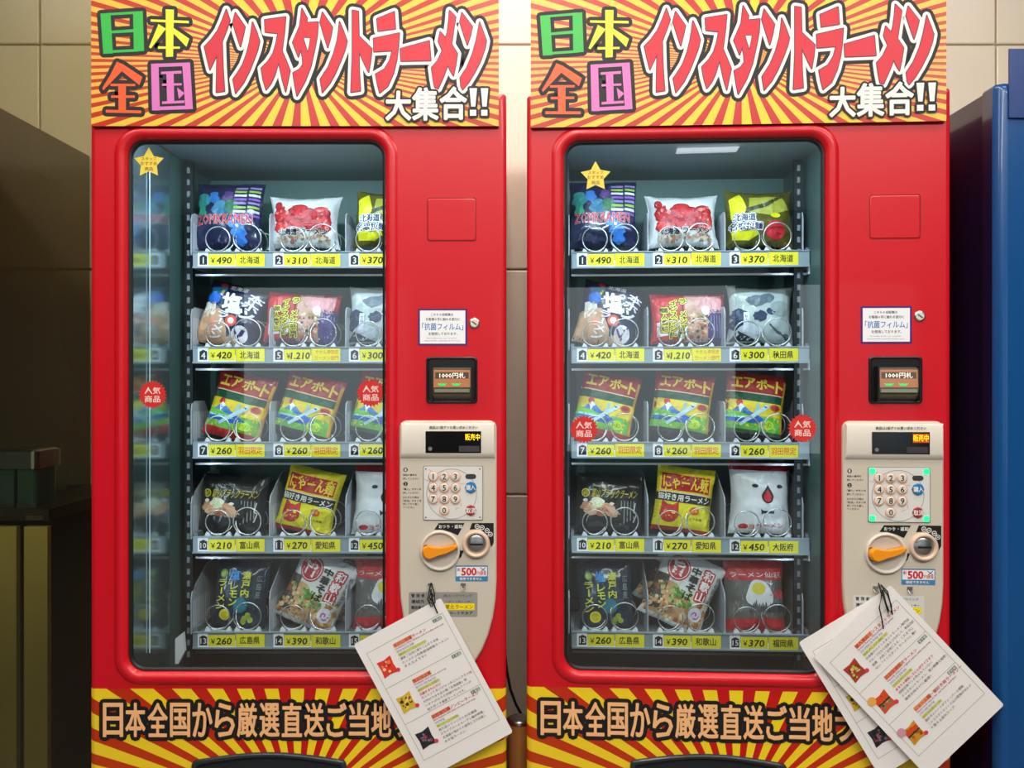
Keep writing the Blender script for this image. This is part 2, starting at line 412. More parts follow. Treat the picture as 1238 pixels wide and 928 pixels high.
# ================================================================ PACKETS
def foil(name, c, rough=.28, metal=0., var=0.):
    return mat(name, c, rough, metal, coat=.6, bump=.5, bscale=38, var=var)
FO = dict(navy=foil('foil_navy', (30, 34, 70)), white=foil('foil_white', (226, 228, 224)), yellow=foil('foil_yellow', (226, 214, 30)), gold=foil('foil_olive_gold', (96, 92, 30), .2),
  red=foil('foil_red', (176, 20, 26)), black=foil('foil_black', (34, 34, 32)), grey=foil('foil_grey_noodle', (112, 112, 106), var=.3), ice=foil('foil_ice', (178, 192, 186)), purple=foil('foil_purple', (60, 44, 110)),
  pink=foil('foil_pink_red', (214, 66, 70)), dteal=foil('foil_deep_teal', (24, 46, 62)))
CL = {}
def ink(*c):
    if c not in CL: CL[c] = mat('ink_%d_%d_%d' % c, c, .4)
    return CL[c]

class Packet:
    def __init__(s, spec_w, spec_h, T=15., pinch=.05, seed=0, flare=0.0):
        s.w, s.h, s.T, s.pinch, s.seed, s.flare = spec_w, spec_h, T, pinch, seed, flare
    def shape(s, x, y):
        """pixels on the flat artwork -> (x, y, bulge) pixels on the filled pillow"""
        u = max(-1, min(1, 2*x/s.w)); v = max(-1, min(1, 2*y/s.h))
        b = (max(0., 1-abs(u)**3.2)**.6)*(max(0., 1-abs(v)**3.0)**.8)
        nx = noise.noise(Vector((x*.06+s.seed*7, y*.06, s.seed)))*1.1+noise.noise(Vector((x*.22, y*.12+s.seed, 3.3)))*.6
        edge = (1-b)**.5
        bul = s.T*b+nx*(1.3+1.6*edge)
        xx = x*(1-s.pinch*(1-v*v)*abs(u)) ; yy = y*(1-s.flare*(1-u*u)*abs(v)*1.0) + nx*.5
        return xx, yy, bul

def build_packet(name, label, group, P, pos, ang, tilt, wrap, seals, art, machine, body_mat2=None):
    """a filled pillow packet standing on its bottom edge; pos = centre in machine coordinates"""
    sc = S*(FP+195)/FP
    lean = Matrix.Rotation(math.radians(-tilt), 4, 'X')          # top leans backwards
    R = Matrix.Rotation(math.radians(ang), 4, 'Y')
    base_w = machine.matrix_world if machine else Matrix()
    base = Vector(pos)+Vector((0, 0, -P.h/2*sc))
    root = thing(name, label, 'noodle packet', (0, 0, 0), 0, group)
    mw = Matrix.LocRotScale(machine.location, machine.rotation_euler, None)
    root.location = mw @ base; root.rotation_euler = machine.rotation_euler
    off = Vector(pos)-base
    def mp(x, y, h):
        xx, yy, b = P.shape(x, y)
        v = Vector((xx*sc, -b*sc-h, -yy*sc))
        return off+lean@(R@v)
    def back(x, y):
        xx, yy, b = P.shape(x, y)
        return off+lean@(R@Vector((xx*sc, max(b, 0)*.45*sc+.0012, -yy*sc)))
    NX, NY = 26, 26; sh = P.h*.075
    ys = [-P.h/2+sh+(P.h-2*sh)*j/NY for j in range(NY+1)]; xs = [-P.w/2+P.w*i/NX for i in range(NX+1)]
    mb = MB()
    g1 = [mp(x, y, 0) for y in ys for x in xs]; n = NX+1
    fs = [(j*n+i, j*n+i+1, (j+1)*n+i+1, (j+1)*n+i) for j in range(NY) for i in range(NX)]
    mb.add(g1, [f[::-1] for f in fs], wrap, True)
    g2 = [back(x, y) for y in ys for x in xs]; mb.add(g2, fs, wrap, True)
    for side in (0, NX):
        a = [mp(xs[side], y, 0) for y in ys]; b = [back(xs[side], y) for y in ys]; mb.loops([a, b], wrap, True, closed=False)
    mb.build('wrapper', root)
    for k, (ya, yb) in enumerate(((-P.h/2, -P.h/2+sh), (P.h/2-sh, P.h/2))):
        mb = MB(); m = 4; nn = 40; G = []; H = []
        for j in range(m+1):
            y = ya+(yb-ya)*j/m
            for i in range(nn+1):
                x = -P.w/2+P.w*i/nn; rib = .4*math.sin(i*math.pi)*0+.35*(i % 2)
                zig = (.8*(i % 2) if (j == (0 if k == 0 else m)) else 0)*(1 if k == 0 else -1)
                p = mp(x, y+zig, rib*sc); G.append(p); q = mp(x, y+zig, 0)+Vector((0, .0014, 0)); H.append(q)
        q = nn+1; F = [(j*q+i, j*q+i+1, (j+1)*q+i+1, (j+1)*q+i) for j in range(m) for i in range(nn)]
        mb.add(G, [f[::-1] for f in F], seals[k], False); mb.add(H, F, seals[k], False)
        mb.build('crimped_seal', root)
    mb = MB(); pr = Print(mb, mp, sub=5., base=.0006); art(pr, P)
    if mb.v: mb.build('printed_artwork', root)
    return root

def art_zombie(p, P):
    w, h = P.w/2, P.h/2
    p.rect(w*.16, -h*.8, w*.18, h*.8, ink(90, 70, 120), 1)
    rnd = random.Random(3)
    for cx, cy, r, c in ((-30, -16, 9, ink(50, 140, 130)), (-16, -20, 7, ink(60, 120, 190)), (-8, -6, 9, ink(40, 120, 150)), (6, -8, 8, ink(60, 120, 80)), (-30, -2, 6, ink(60, 160, 120)), (2, -22, 6, ink(90, 60, 120)), (16, 22, 9, ink(60, 130, 210)), (8, 12, 6, ink(70, 150, 220)), (18, 32, 7, ink(50, 120, 200))):
        p.poly([(cx+r*(1+.25*math.sin(5*a))*math.cos(a), cy+r*math.sin(a)*1.1) for a in [i*math.pi/9 for i in range(18)]], c, 1)
    p.poly(circ(14, 16, 2, 10), ink(235, 240, 240), 3); p.poly(circ(9, 10, 1.6, 10), ink(235, 240, 240), 3)
    for k in range(8):
        y = -34+k*5.2; c = [ink(150, 130, 190), ink(150, 190, 70), ink(220, 220, 230), ink(140, 90, 180)][k % 4]
        p.rect(w*.22, y, w*.58, y+3, c, 2); p.rect(w*.64, y-1, w*.95, y+2, c, 2)
    p.text('ZOMKRAMEN', (-36, 2, 32, 14), ink(200, 40, 44), 4, .02, 1, ((.5, ink(225, 200, 205)),))
def art_crab(p, P):
    w, h = P.w/2, P.h/2
    R1, R2, R3 = ink(222, 60, 54), ink(196, 40, 42), ink(240, 110, 96); rnd = random.Random(5)
    for cx, cy, rx, ry in ((-31, -18, 5, 6), (-28, -5, 9, 10), (-16, 1, 9, 9), (-3, -8, 14, 11), (8, -3, 12, 11), (24, -4, 13, 12), (29, 6, 9, 11), (-25, 10, 11, 8), (0, 8, 12, 8), (14, 8, 10, 8)):
        p.poly([(cx+rx*(1+.12*math.sin(7*a+cx))*math.cos(a), cy+ry*math.sin(a)) for a in [i*math.pi/10 for i in range(20)]], R1 if rnd.random() < .6 else R2, 1)
        p.stroke([(cx+rx*.9*math.cos(a), cy+ry*.9*math.sin(a)) for a in [i*math.pi/8 for i in range(16)]], .5, ink(120, 22, 30), 2, True, 5)
    for i in range(46):
        cx, cy = rnd.uniform(-32, 32), rnd.uniform(-14, 16); p.poly(circ(cx, cy, rnd.uniform(1, 2.8), 7), (R3, R2, ink(246, 150, 130), ink(120, 30, 40))[i % 4], 2)
    for i in range(5): p.stroke([(rnd.uniform(-30, 0), rnd.uniform(-14, 14)), (rnd.uniform(0, 30), rnd.uniform(-14, 14))], .7, R2, 3)
    for i in range(60):
        cx, cy = rnd.uniform(-30, 34), rnd.uniform(16, 29); p.poly(circ(cx, cy, rnd.uniform(1, 3), 7), (ink(196, 170, 140), ink(150, 130, 80), ink(225, 205, 180), ink(190, 120, 100))[i % 4], 2)
    p.text('北海道', (-28, 13, -5, 21), K, 5, .05, 2, ((.8, WH),)); p.text('ラーメン', (-2, 12, 32, 20), K, 5, .05, 2, ((.8, WH),))
def art_yellowbear(p, P):
    Y = ink(232, 228, 30); D = ink(58, 66, 30)
    p.poly([(-38, -22), (-24, -30), (-18, -8), (-26, 6), (-36, 4)], Y, 1)
    p.poly([(-14, -24), (24, -26), (34, -8), (10, 0), (-16, -4)], ink(176, 176, 60), 1)
    p.poly([(-20, -8), (4, -16), (26, -30), (30, -28), (6, -11), (-16, -4)], D, 2)
    p.poly([(-36, 20), (-30, 12), (-8, 13), (-4, 24), (-14, 31), (-34, 29)], Y, 1)
    p.poly(circ(16, 18, 12, 18), ink(206, 40, 48), 2); p.poly(circ(16, 0, 6, 12, 3), Y, 2)
    for q in ((10, 16), (18, 22), (22, 14)): p.stroke([q, (q[0]+5, q[1]+1)], .6, ink(120, 10, 20), 3)
    p.text('北海道', (-34, -2, -8, 7), ink(24, 34, 80), 5, .04, 2, ((1.3, WH),)); p.text('名取拉麺', (-38, 9, 0, 18), ink(24, 34, 80), 5, .04, 2, ((1.3, WH),))
def art_shio(p, P):
    w, h = P.w/2, P.h/2
    p.poly([(-w, h*.1), (-w*.3, -h*.1), (w*.1, h*.5), (w*.2, h), (-w, h)], ink(206, 160, 120), 1)
    p.poly([(-w*.9, -h*.2), (-w*.5, -h*.3), (-w*.4, h*.1), (-w*.8, h*.3)], ink(232, 220, 205), 1)
    p.poly(circ(-22, -15, 8, 14), ink(20, 96, 190), 2); p.poly([(-30, -28), (-12, -32), (-10, -26), (-26, -20)], ink(20, 110, 150), 2)
    p.stroke([(-14, -26), (-22, -8)], 1.6, ink(190, 170, 60), 3)
    p.poly(circ(-15, 14, 5, 12), ink(240, 150, 120), 2); p.poly(circ(6, 8, 7, 16), ink(226, 80, 60), 2); p.poly(circ(6, 8, 4, 14), ink(250, 230, 220), 3)
    p.poly(circ(20, 22, 10, 16, 11), ink(226, 222, 224), 2); p.stroke([(13, 18), (18, 26), (22, 17)], 1.2, ink(70, 60, 110), 3); p.stroke([(25, 14), (20, 29)], 1.2, ink(70, 60, 110), 3)
    p.poly([(0, 30), (14, 24), (30, 36), (4, 38)], ink(232, 190, 160), 2)
    p.text('塩', (-10, -25, 12, -2), ink(240, 240, 246), 5, .06, 2, shear=-.2); p.vtext('ラーメン', -14, -2, 0, 34, ink(240, 240, 246), 5, .05, rot=8)
    p.vtext('本ホッ', 14, -30, 34, 4, ink(240, 240, 246), 5, .05, rot=16); p.text('北海道', (-8, -36, 14, -30), ink(220, 220, 230), 5, .02)
    p.poly(circ(-16, -34, 4.5, 12, 3), ink(196, 40, 50), 5)
def art_ramenset(p, P):
    w, h = P.w/2, P.h/2
    p.poly([(-w, -h), (-w*.1, -h), (-w*.1, h), (-w, h)], ink(200, 36, 44), 1)
    p.poly([(-w*.1, -h*.95), (w*.55, -h*.95), (w*.5, h*.95), (-w*.1, h*.95)], ink(196, 150, 130), 1)
    p.poly([(w*.5, -h*.3), (w, -h*.3), (w, h), (w*.5, h)], FO['purple'], 2); p.poly([(w*.1, -h*.8), (w*.9, -h*.9), (w*.9, -h*.2), (w*.4, -h*.1)], ink(214, 150, 150), 2)
    p.poly([(-w*.88, h*.2), (-w*.2, h*.1), (-w*.2, h*.65), (-w*.85, h*.75)], ink(236, 225, 225), 2)
    p.poly(circ(20, -8, 5, 14, 6), ink(230, 230, 230), 4); rnd = random.Random(9)
    for i in range(70):
        p.poly(circ(rnd.uniform(-2, 24), rnd.uniform(-4, 26), rnd.uniform(.8, 2.6), 7), (ink(200, 90, 50), ink(150, 150, 60), ink(80, 50, 40), ink(230, 200, 150))[i % 4], 3)
    for k in range(5): p.stroke([(w*.6+k*3.6, -2), (w*.6+k*3.6, 24)], .35, ink(170, 160, 210), 4)
    Yk = ink(242, 226, 40); o = ((1.9, Yk), )
    for st, x0, y0, x1, y1 in (('職人集結', -34, -12, -25, 18), ('インスタント', -23, -22, -14, 26), ('ラーメン部門', -11, -24, -3, 26)):
        p.vtext(st, x0, y0, x1, y1, K, 6, .03, ((2.0, K), (1.3, Yk)))
def art_namahage(p, P):
    N = ink(34, 52, 84); rnd = random.Random(11)
    for cx, cy, r in ((-8, -16, 9), (-30, 2, 8), (-32, 14, 8), (-3, 4, 7), (10, -2, 5), (6, -20, 7)):
        p.poly([(cx+r*(1+.5*rnd.random())*math.cos(a), cy+r*(.7+.4*rnd.random())*math.sin(a)) for a in [i*math.pi/8 for i in range(16)]], N if cy > -8 else ink(96, 112, 122), 1)
    p.poly(circ(-16, 24, 16, 18, 10), ink(206, 216, 222), 2); p.poly(circ(22, -6, 14, 18, 10), ink(150, 164, 158), 1); p.poly([(-38, 34), (-30, 22), (-6, 34), (4, 36)], ink(40, 52, 60), 3)
    for k in range(4): p.stroke([(8+k*3, 14+k*3), (18+k*3, 22+k*2), (32, 26+k*3)], .9, ink(66, 84, 92), 3)
    p.rect(-24, 0, -17, 24, ink(232, 236, 244), 5); p.vtext('秋田', -23, 2, -18, 13, N, 6)
def art_airport(p, P, bottom):
    w, h = P.w/2, P.h/2; T = -h+P.h*.1
    p.rect(-w, T, w, -h*.36, ink(176, 28, 30), 1); p.rect(-w, -h*.36, w, -h*.33, ink(246, 220, 170), 2)
    p.rect(-w, -h*.33, w, -h*.10, ink(20, 84, 56), 1); p.rect(-w, -h*.10, w, h*.74, ink(232, 206, 30), 1)
    p.rect(-w, h*.30, w, h*.74, ink(110, 186, 60), 2); p.poly([(-w, h*.2), (-w*.1, h*.22), (w*.2, h*.4), (-w, h*.42)], ink(120, 196, 50), 2)
    p.rect(-w, h*.36, -w*.05, h*.42, ink(150, 220, 220), 3); p.rect(-w, h*.42, w*.2, h*.54, ink(20, 90, 176), 3)
    p.poly([(-w*.78, h*.24), (-w*.5, 0), (-w*.1, h*.24)], ink(80, 130, 190), 3); p.poly([(-w*.6, h*.09), (-w*.5, 0), (-w*.36, h*.09), (-w*.44, h*.14), (-w*.5, h*.28), (-w*.56, h*.14)], ink(232, 240, 246), 4)
    p.poly(circ(-w*.55, -h*.02, 4, 14), ink(206, 54, 40), 2); p.poly([(-w*.4, h*.2), (0, h*.24), (-w*.1, h*.32), (-w*.4, h*.28)], ink(40, 110, 196), 4)
    p.poly([(-w*.5, h*.60), (-w*.42, h*.66), (w*.45, h*.02), (w*.42, -h*.06), (w*.3, -h*.04)], ink(186, 216, 222), 5)
    p.poly([(w*.02, h*.28), (w*.42, h*.42), (w*.34, h*.5), (-w*.1, h*.36)], ink(30, 90, 190), 5); p.poly([(w*.24, 0), (w*.38, h*.02), (w*.32, h*.06)], ink(20, 40, 80), 6)
    p.poly([(-w*.02, h*.22), (w*.02, -h*.04), (w*.12, -h*.06), (w*.1, h*.14)], ink(150, 200, 200), 4)
    p.poly(circ(w*.66, h*.02, 7, 16, 4.4), ink(222, 96, 30), 3); p.poly(circ(w*.66, h*.02, 5.6, 16, 3.1), ink(160, 36, 30), 4)
    p.poly(circ(w*.42, h*.54, 9, 18, 6), ink(190, 226, 30), 5); p.text('ラーメン', (w*.42-7, h*.54-3, w*.42+7, h*.54+3), ink(70, 140, 30), 6, .02, 1)
    p.rect(w*.9, T, w, h*.74, ink(236, 176, 30), 3)
    for k in range(5): p.poly(starp(-w*.2+k*5, h*.1+(k % 2)*2, 1.8, .7, 4), ink(240, 180, 120), 4)
    p.rect(-w, h*.74, w, h*.86, bottom, 2)
    Yk = ink(246, 216, 70)
    for i, ch in enumerate('エアポ'): p.text(ch, (-w*.84+i*w*.4, -h*.80+(i == 0)*1, -w*.84+i*w*.4+w*.34, -h*.48), Yk, 5, .05, 2)
    p.poly([(w*.30, -h*.68), (w*.56, -h*.62), (w*.55, -h*.54), (w*.30, -h*.60)], Yk, 5); p.text('ト', (w*.62, -h*.78, w*.86, -h*.42), Yk, 5, .05, 2)
def art_black(p, P):
    Yk = ink(214, 196, 60); w, h = P.w/2, P.h/2
    p.poly(circ(-30, -12, 5.2, 16), Yk, 2); p.poly(circ(-30, -12, 3.8, 16), K, 3); p.text('福', (-33, -15, -27, -9), Yk, 4)
    p.text('富山ブラックラーメン', (-22, -18, 34, -7), Yk, 4, .01, 2, shear=.25)
    for cx, cy, r, c in ((-28, 4, 8, ink(190, 140, 104)), (-22, 8, 9, ink(216, 170, 130)), (-4, 6, 10, ink(206, 150, 112)), (-16, -1, 9, ink(226, 222, 190)), (-14, 2, 7, ink(200, 214, 160)), (-10, 10, 8, ink(160, 100, 74)), (4, 11, 7, ink(196, 140, 100)), (-30, -3, 3, ink(230, 220, 210)), (2, 0, 3, ink(230, 220, 210))):
        p.poly([(cx+r*math.cos(a)*(1+.2*math.sin(4*a+cx)), cy+r*.7*math.sin(a)) for a in [i*math.pi/8 for i in range(16)]], c, 2)
    for k in range(5): p.stroke([(-6+k*2.4, 2+k*.6), (4+k*2.2, 12)], .35, ink(236, 200, 170), 3)
    for k in range(5): p.stroke([(14+k*4, -4), (14+k*4, 24-k*2)], .55, ink(150, 150, 146), 3)
    p.stroke([(32, -2), (30, 8), (34, 10), (30, 20)], .8, ink(200, 200, 196), 3)
def art_cat(p, P):
    w, h = P.w/2, P.h/2; Yk = ink(250, 220, 40)
    p.rect(-w, -h*.85, w, h*.85, ink(226, 214, 20), 1); p.rect(-w*.92, -h*.78, w*.88, -h*.22, ink(252, 200, 40), 2); p.rect(-w*.86, -h*.73, w*.82, -h*.24, ink(178, 24, 18), 3)
    p.rect(-w, -h*.16, w*.94, h*.1, ink(30, 26, 20), 3); p.rect(-w, -h*.19, w*.94, -h*.16, ink(230, 214, 190), 3)
    p.text('にゃーん麺', (-w*.8, -h*.69, w*.78, -h*.29), Yk, 6, .035, 2); p.text('猫好き用ラーメン', (-w*.94, -h*.125, w*.86, h*.065), WH, 6, .03, 2)
    cx, cy = -w*.48, h*.46; C = ink(190, 40, 24)
    p.poly(circ(cx, cy, 11.5, 20, 11), C, 3); p.poly([(cx-11, cy-4), (cx-10, cy-15), (cx-2, cy-10)], C, 3); p.poly([(cx+11, cy-4), (cx+10, cy-15), (cx+2, cy-10)], C, 3)
    p.poly(circ(cx-4, cy-2, 2.4, 10, 1.6), Yk, 4); p.poly(circ(cx+5, cy-2, 2.4, 10, 1.6), Yk, 4); p.poly([(cx-1, cy+2), (cx+2, cy+2), (cx+.5, cy+4)], Yk, 4)
    for sx in (-1, 1):
        for k in (-1, 0, 1): p.stroke([(cx+sx*3, cy+4+k), (cx+sx*9, cy+4+k*2.5)], .3, Yk, 4)
    p.poly(circ(w*.36, h*.3, 6, 16, 4.6), ink(222, 80, 20), 4); p.text('旨辛', (w*.36-4, h*.3-2, w*.36+4, h*.3+2), Yk, 5, .02, 1)
    p.text('しょうゆ味', (w*.1, h*.5, w*.66, h*.58), K, 5, .01, 1)
def art_face(p, P):
    w, h = P.w/2, P.h/2; D = ink(30, 34, 40)
    p.rect(-w, -h*.9, w, -h*.72, ink(150, 24, 34), 1)
    p.poly(circ(-9, -h*.30, 3.8, 14, 2.2), D, 2); p.poly(circ(21, -h*.30, 3.8, 14, 2.2), D, 2)
    dr = lambda k: [(6+7.2*k*math.cos(a)*(1 if math.sin(a) > 0 else (1+math.sin(a))**.8), -2+(9 if math.sin(a) > 0 else 13)*k*math.sin(a)) for a in [i*math.pi/12 for i in range(24)]]
    p.poly(dr(1), ink(40, 24, 30), 2); p.poly([(x, y+1) for x, y in dr(.66)], ink(206, 34, 38), 3)
    p.poly([(-2, 14), (1, 16), (14, 16), (14, 19), (1, 19), (-1, 21)], D, 2)
    p.text('マヨラーメン', (-24, h*.72, 26, h*.84), ink(206, 40, 60), 3, .02, 1, rot=-4); p.poly(circ(-22, h*.8, 6, 12, 3), ink(190, 30, 34), 2)
def art_lemon(p, P):
    w, h = P.w/2, P.h/2; Yk = ink(224, 222, 60)
    p.vtext('瀬戸内', w*.08, -h*.68, w*.4, h*.08, Yk, 5, .03); p.text('塩', (-w*.36, -h*.70, -w*.02, -h*.42), ink(50, 150, 220), 5, .05)
    p.vtext('レモン', -w*.32, -h*.36, -w*.02, h*.34, Yk, 5, .03); p.vtext('ラーメン', -w*.82, -h*.42, -w*.46, h*.46, Yk, 5, .03)
    p.poly(circ(-w*.62, -h*.58, 5, 16), ink(120, 150, 70), 3); p.poly(circ(-w*.62, -h*.58, 3.4, 16), ink(180, 200, 110), 4)
    p.poly(circ(-w*.42, h*.6, 7, 18), ink(236, 220, 30), 4); p.poly(circ(-w*.42, h*.6, 4.6, 18), ink(206, 190, 40), 5)
    p.poly(circ(w*.12, h*.3, 9, 18), ink(24, 116, 130), 2)
    for cx, cy in ((.3, .68), (.42, .58), (.5, .72), (.25, .78)): p.poly(circ(w*cx, h*cy, 3.4, 12), ink(160, 176, 50), 4)
    p.vtext('広島産', w*.62, -h*.6, w*.82, h*.1, ink(150, 160, 160), 4); rnd = random.Random(2)
    for i in range(30): p.poly(circ(rnd.uniform(-w, w)*.94, rnd.uniform(-h*.8, h*.8), .5, 5), ink(120, 150, 190), 1)
def art_waka(p, P):
    w, h = P.w/2, P.h/2; rnd = random.Random(4)
    p.poly([(-w, -h*.1), (-w*.3, -h*.1), (w*.3, h*.3), (w*.9, h*.3), (w*.9, h*.85), (-w, h*.85)], ink(206, 160, 110), 1)
    p.poly([(-w, -h*.2), (-w*.6, -h*.25), (-w*.5, h*.7), (-w, h*.8)], ink(70, 60, 50), 2)
    for i in range(150):
        x = rnd.uniform(-w*.95, w*.9); y = rnd.uniform(0, h*.84)
        c = (ink(222, 180, 130), ink(190, 120, 60), ink(160, 90, 50), ink(232, 205, 160), ink(90, 140, 60))[i % 5 if y < h*.5 else i % 4]; p.poly(circ(x, y, rnd.uniform(1.4, 3.6), 7), c, 3)
    for i in range(60): p.poly(circ(rnd.uniform(-w*.35, w*.35), rnd.uniform(-h*.05, h*.4), rnd.uniform(1, 2.4), 6), (ink(90, 160, 50), ink(60, 130, 50), ink(170, 200, 110))[i % 3], 4)
    p.poly(circ(w*.58, h*.45, 9, 18), ink(236, 226, 232), 5); p.stroke([(w*.58+6*math.cos(a*.5)*(1-a/16), h*.45+6*math.sin(a*.5)*(1-a/16)) for a in range(14)], .9, ink(180, 90, 170), 6)
    p.poly(circ(-w*.42, -h*.5, 15, 24), ink(190, 20, 40), 3); p.poly(circ(-w*.42, -h*.5, 13.4, 24), WH, 4); p.poly(circ(-w*.42, -h*.5, 12.4, 24), ink(190, 20, 40), 5); p.text('旨', (-w*.42-7, -h*.5-8, -w*.42+7, -h*.5+8), WH, 6, .05)
    p.vtext('中華そば', -1, -h*.72, 11, h*.2, K, 6, .05); p.vtext('和歌山', w*.36, -h*.76, w*.68, h*.12, WH, 7, .04, ((2.2, ink(196, 24, 44)), (.1, WH)))
    p.vtext('豚骨醤油味', w*.8, -h*.7, w*.95, h*.1, ink(90, 90, 96), 5)
def art_egg(p, P):
    w, h = P.w/2, P.h/2; rnd = random.Random(6)
    p.rect(-w, -h*.9, w, -h*.42, ink(206, 60, 62), 1); p.text('ラーメン仙荘', (-w*.84, -h*.64, w*.86, -h*.5), WH, 4, .01)
    p.poly([(w*.9, -h*.2), (w, h*.1), (w*.3, -h*.05)], ink(216, 70, 74), 2)
    p.poly([(4+16*math.cos(a)*(1+.12*math.sin(3*a)), -2+17*math.sin(a)*(1+.08*math.sin(2*a))) for a in [i*math.pi/14 for i in range(28)]], ink(238, 238, 236), 3)
    p.poly(circ(3, -9, 8, 20, 7), ink(234, 214, 40), 4)
    for i in range(22):
        x = -8+i*1.9; y = 12+rnd.uniform(-5, 2); p.poly([(x-1, 18), (x+1.4, 18), (x+1, y), (x, y-3), (x-.6, y)], ink(74, 74, 76), 5)
    for i in range(46):
        x = rnd.uniform(-w*.95, w*.9); y = rnd.uniform(-h*.36, h*.45); p.stroke([(x, y), (x+rnd.uniform(-3, 3), y+rnd.uniform(3, 9))], .25, ink(176, 176, 170), 2, n=4)
    p.poly([(-w, h*.62), (w*.2, h*.56), (w, h*.62), (w, h*.9), (-w, h*.9)], ink(214, 50, 56), 3)

YH = lambda c: c
KINDS = {
 1: ('noodle_packet', 'dark blue zombie ramen packet', 82, 84, 14, FO['navy'], (FO['navy'], FO['navy']), art_zombie),
 2: ('noodle_packet', 'white ramen packet with red crabs printed', 88, 68, 17, FO['white'], (FO['white'], FO['white']), art_crab),
 3: ('noodle_packet', 'crumpled yellow and dark gold ramen packet', 82, 74, 16, FO['gold'], (FO['gold'], FO['gold']), art_yellowbear),
 4: ('noodle_packet', 'tilted deep blue salt ramen packet with white brush characters', 74, 80, 15, FO['navy'], (FO['black'], FO['navy']), art_shio),
 5: ('noodle_packet', 'wide red and purple ramen packet with vertical yellow lettering', 90, 62, 12, FO['red'], (FO['red'], FO['purple']), art_ramenset),
 6: ('noodle_packet', 'pale icy packet with dark blue splashes and peaked corners', 80, 74, 16, FO['ice'], (FO['ice'], FO['ice']), art_namahage),
 7: ('noodle_packet', 'red, green and yellow airport ramen packet with a red bottom', 72, 84, 11, FO['red'], (FO['red'], FO['red']), lambda p, P: art_airport(p, P, ink(190, 24, 34))),
 8: ('noodle_packet', 'red, green and yellow airport ramen packet with a dark bottom', 72, 82, 11, FO['red'], (FO['red'], FO['black']), lambda p, P: art_airport(p, P, ink(60, 50, 44))),
 9: ('noodle_packet', 'red, green and yellow airport ramen packet in the right column', 72, 82, 11, FO['red'], (FO['red'], FO['black']), lambda p, P: art_airport(p, P, ink(70, 90, 60))),
 10: ('noodle_packet', 'black ramen packet with gold lettering and sliced pork', 82, 72, 15, FO['black'], (FO['black'], FO['black']), art_black),
 11: ('noodle_packet', 'bright yellow ramen packet with a red cat face', 70, 80, 11, FO['yellow'], (FO['yellow'], FO['red']), art_cat),
 12: ('noodle_packet', 'white ramen packet with two eyes and a red drop', 76, 88, 15, FO['white'], (FO['red'], FO['white']), art_face),
 13: ('noodle_packet', 'dark teal lemon ramen packet with yellow vertical characters', 66, 82, 12, FO['dteal'], (FO['dteal'], FO['dteal']), art_lemon),
 14: ('noodle_packet', 'white soba packet tilted steeply, with a red round seal', 80, 90, 14, FO['white'], (FO['white'], FO['white']), art_waka),
 15: ('noodle_packet', 'grey and pink-red ramen packet with a fried egg', 72, 88, 13, FO['grey'], (FO['pink'], FO['pink']), art_egg)}
POSL = {1: (278, 262, 0), 2: (369, 270, 0), 3: (470, 267, 2), 4: (281, 382, 13), 5: (366, 385, 3), 6: (460, 383, 2), 7: (291, 491, 15), 8: (374, 492, 15), 9: (464, 492, 12), 10: (283, 609, 3), 11: (375, 605, 13), 12: (464, 602, 1), 13: (292, 717, 4), 14: (384, 714, 25), 15: (464, 717, 0)}
POSR = {1: (729, 261, 0), 2: (824, 270, 0), 3: (917, 267, 1), 4: (736, 383, 13), 5: (831, 387, 0), 6: (918, 383, 2), 7: (733, 491, 13), 8: (824, 491, 9), 9: (911, 492, 8), 10: (736, 610, 3), 11: (826, 605, 8), 12: (918, 602, 2), 13: (732, 720, -2), 14: (825, 714, 25), 15: (911, 720, 0)}
PRICE = {1: '490', 2: '310', 3: '370', 4: '420', 5: '1.210', 6: '300', 7: '260', 8: '260', 9: '260', 10: '210', 11: '270', 12: '450', 13: '260', 14: '390', 15: '370'}
ORI = {1: '北海道', 2: '北海道', 3: '北海道', 4: '北海道', 5: '', 6: '秋田県', 7: '羽田限定', 8: '羽田限定', 9: '羽田限定', 10: '富山県', 11: '愛知県', 12: '大阪府', 13: '広島県', 14: '和歌山', 15: '福岡県'}

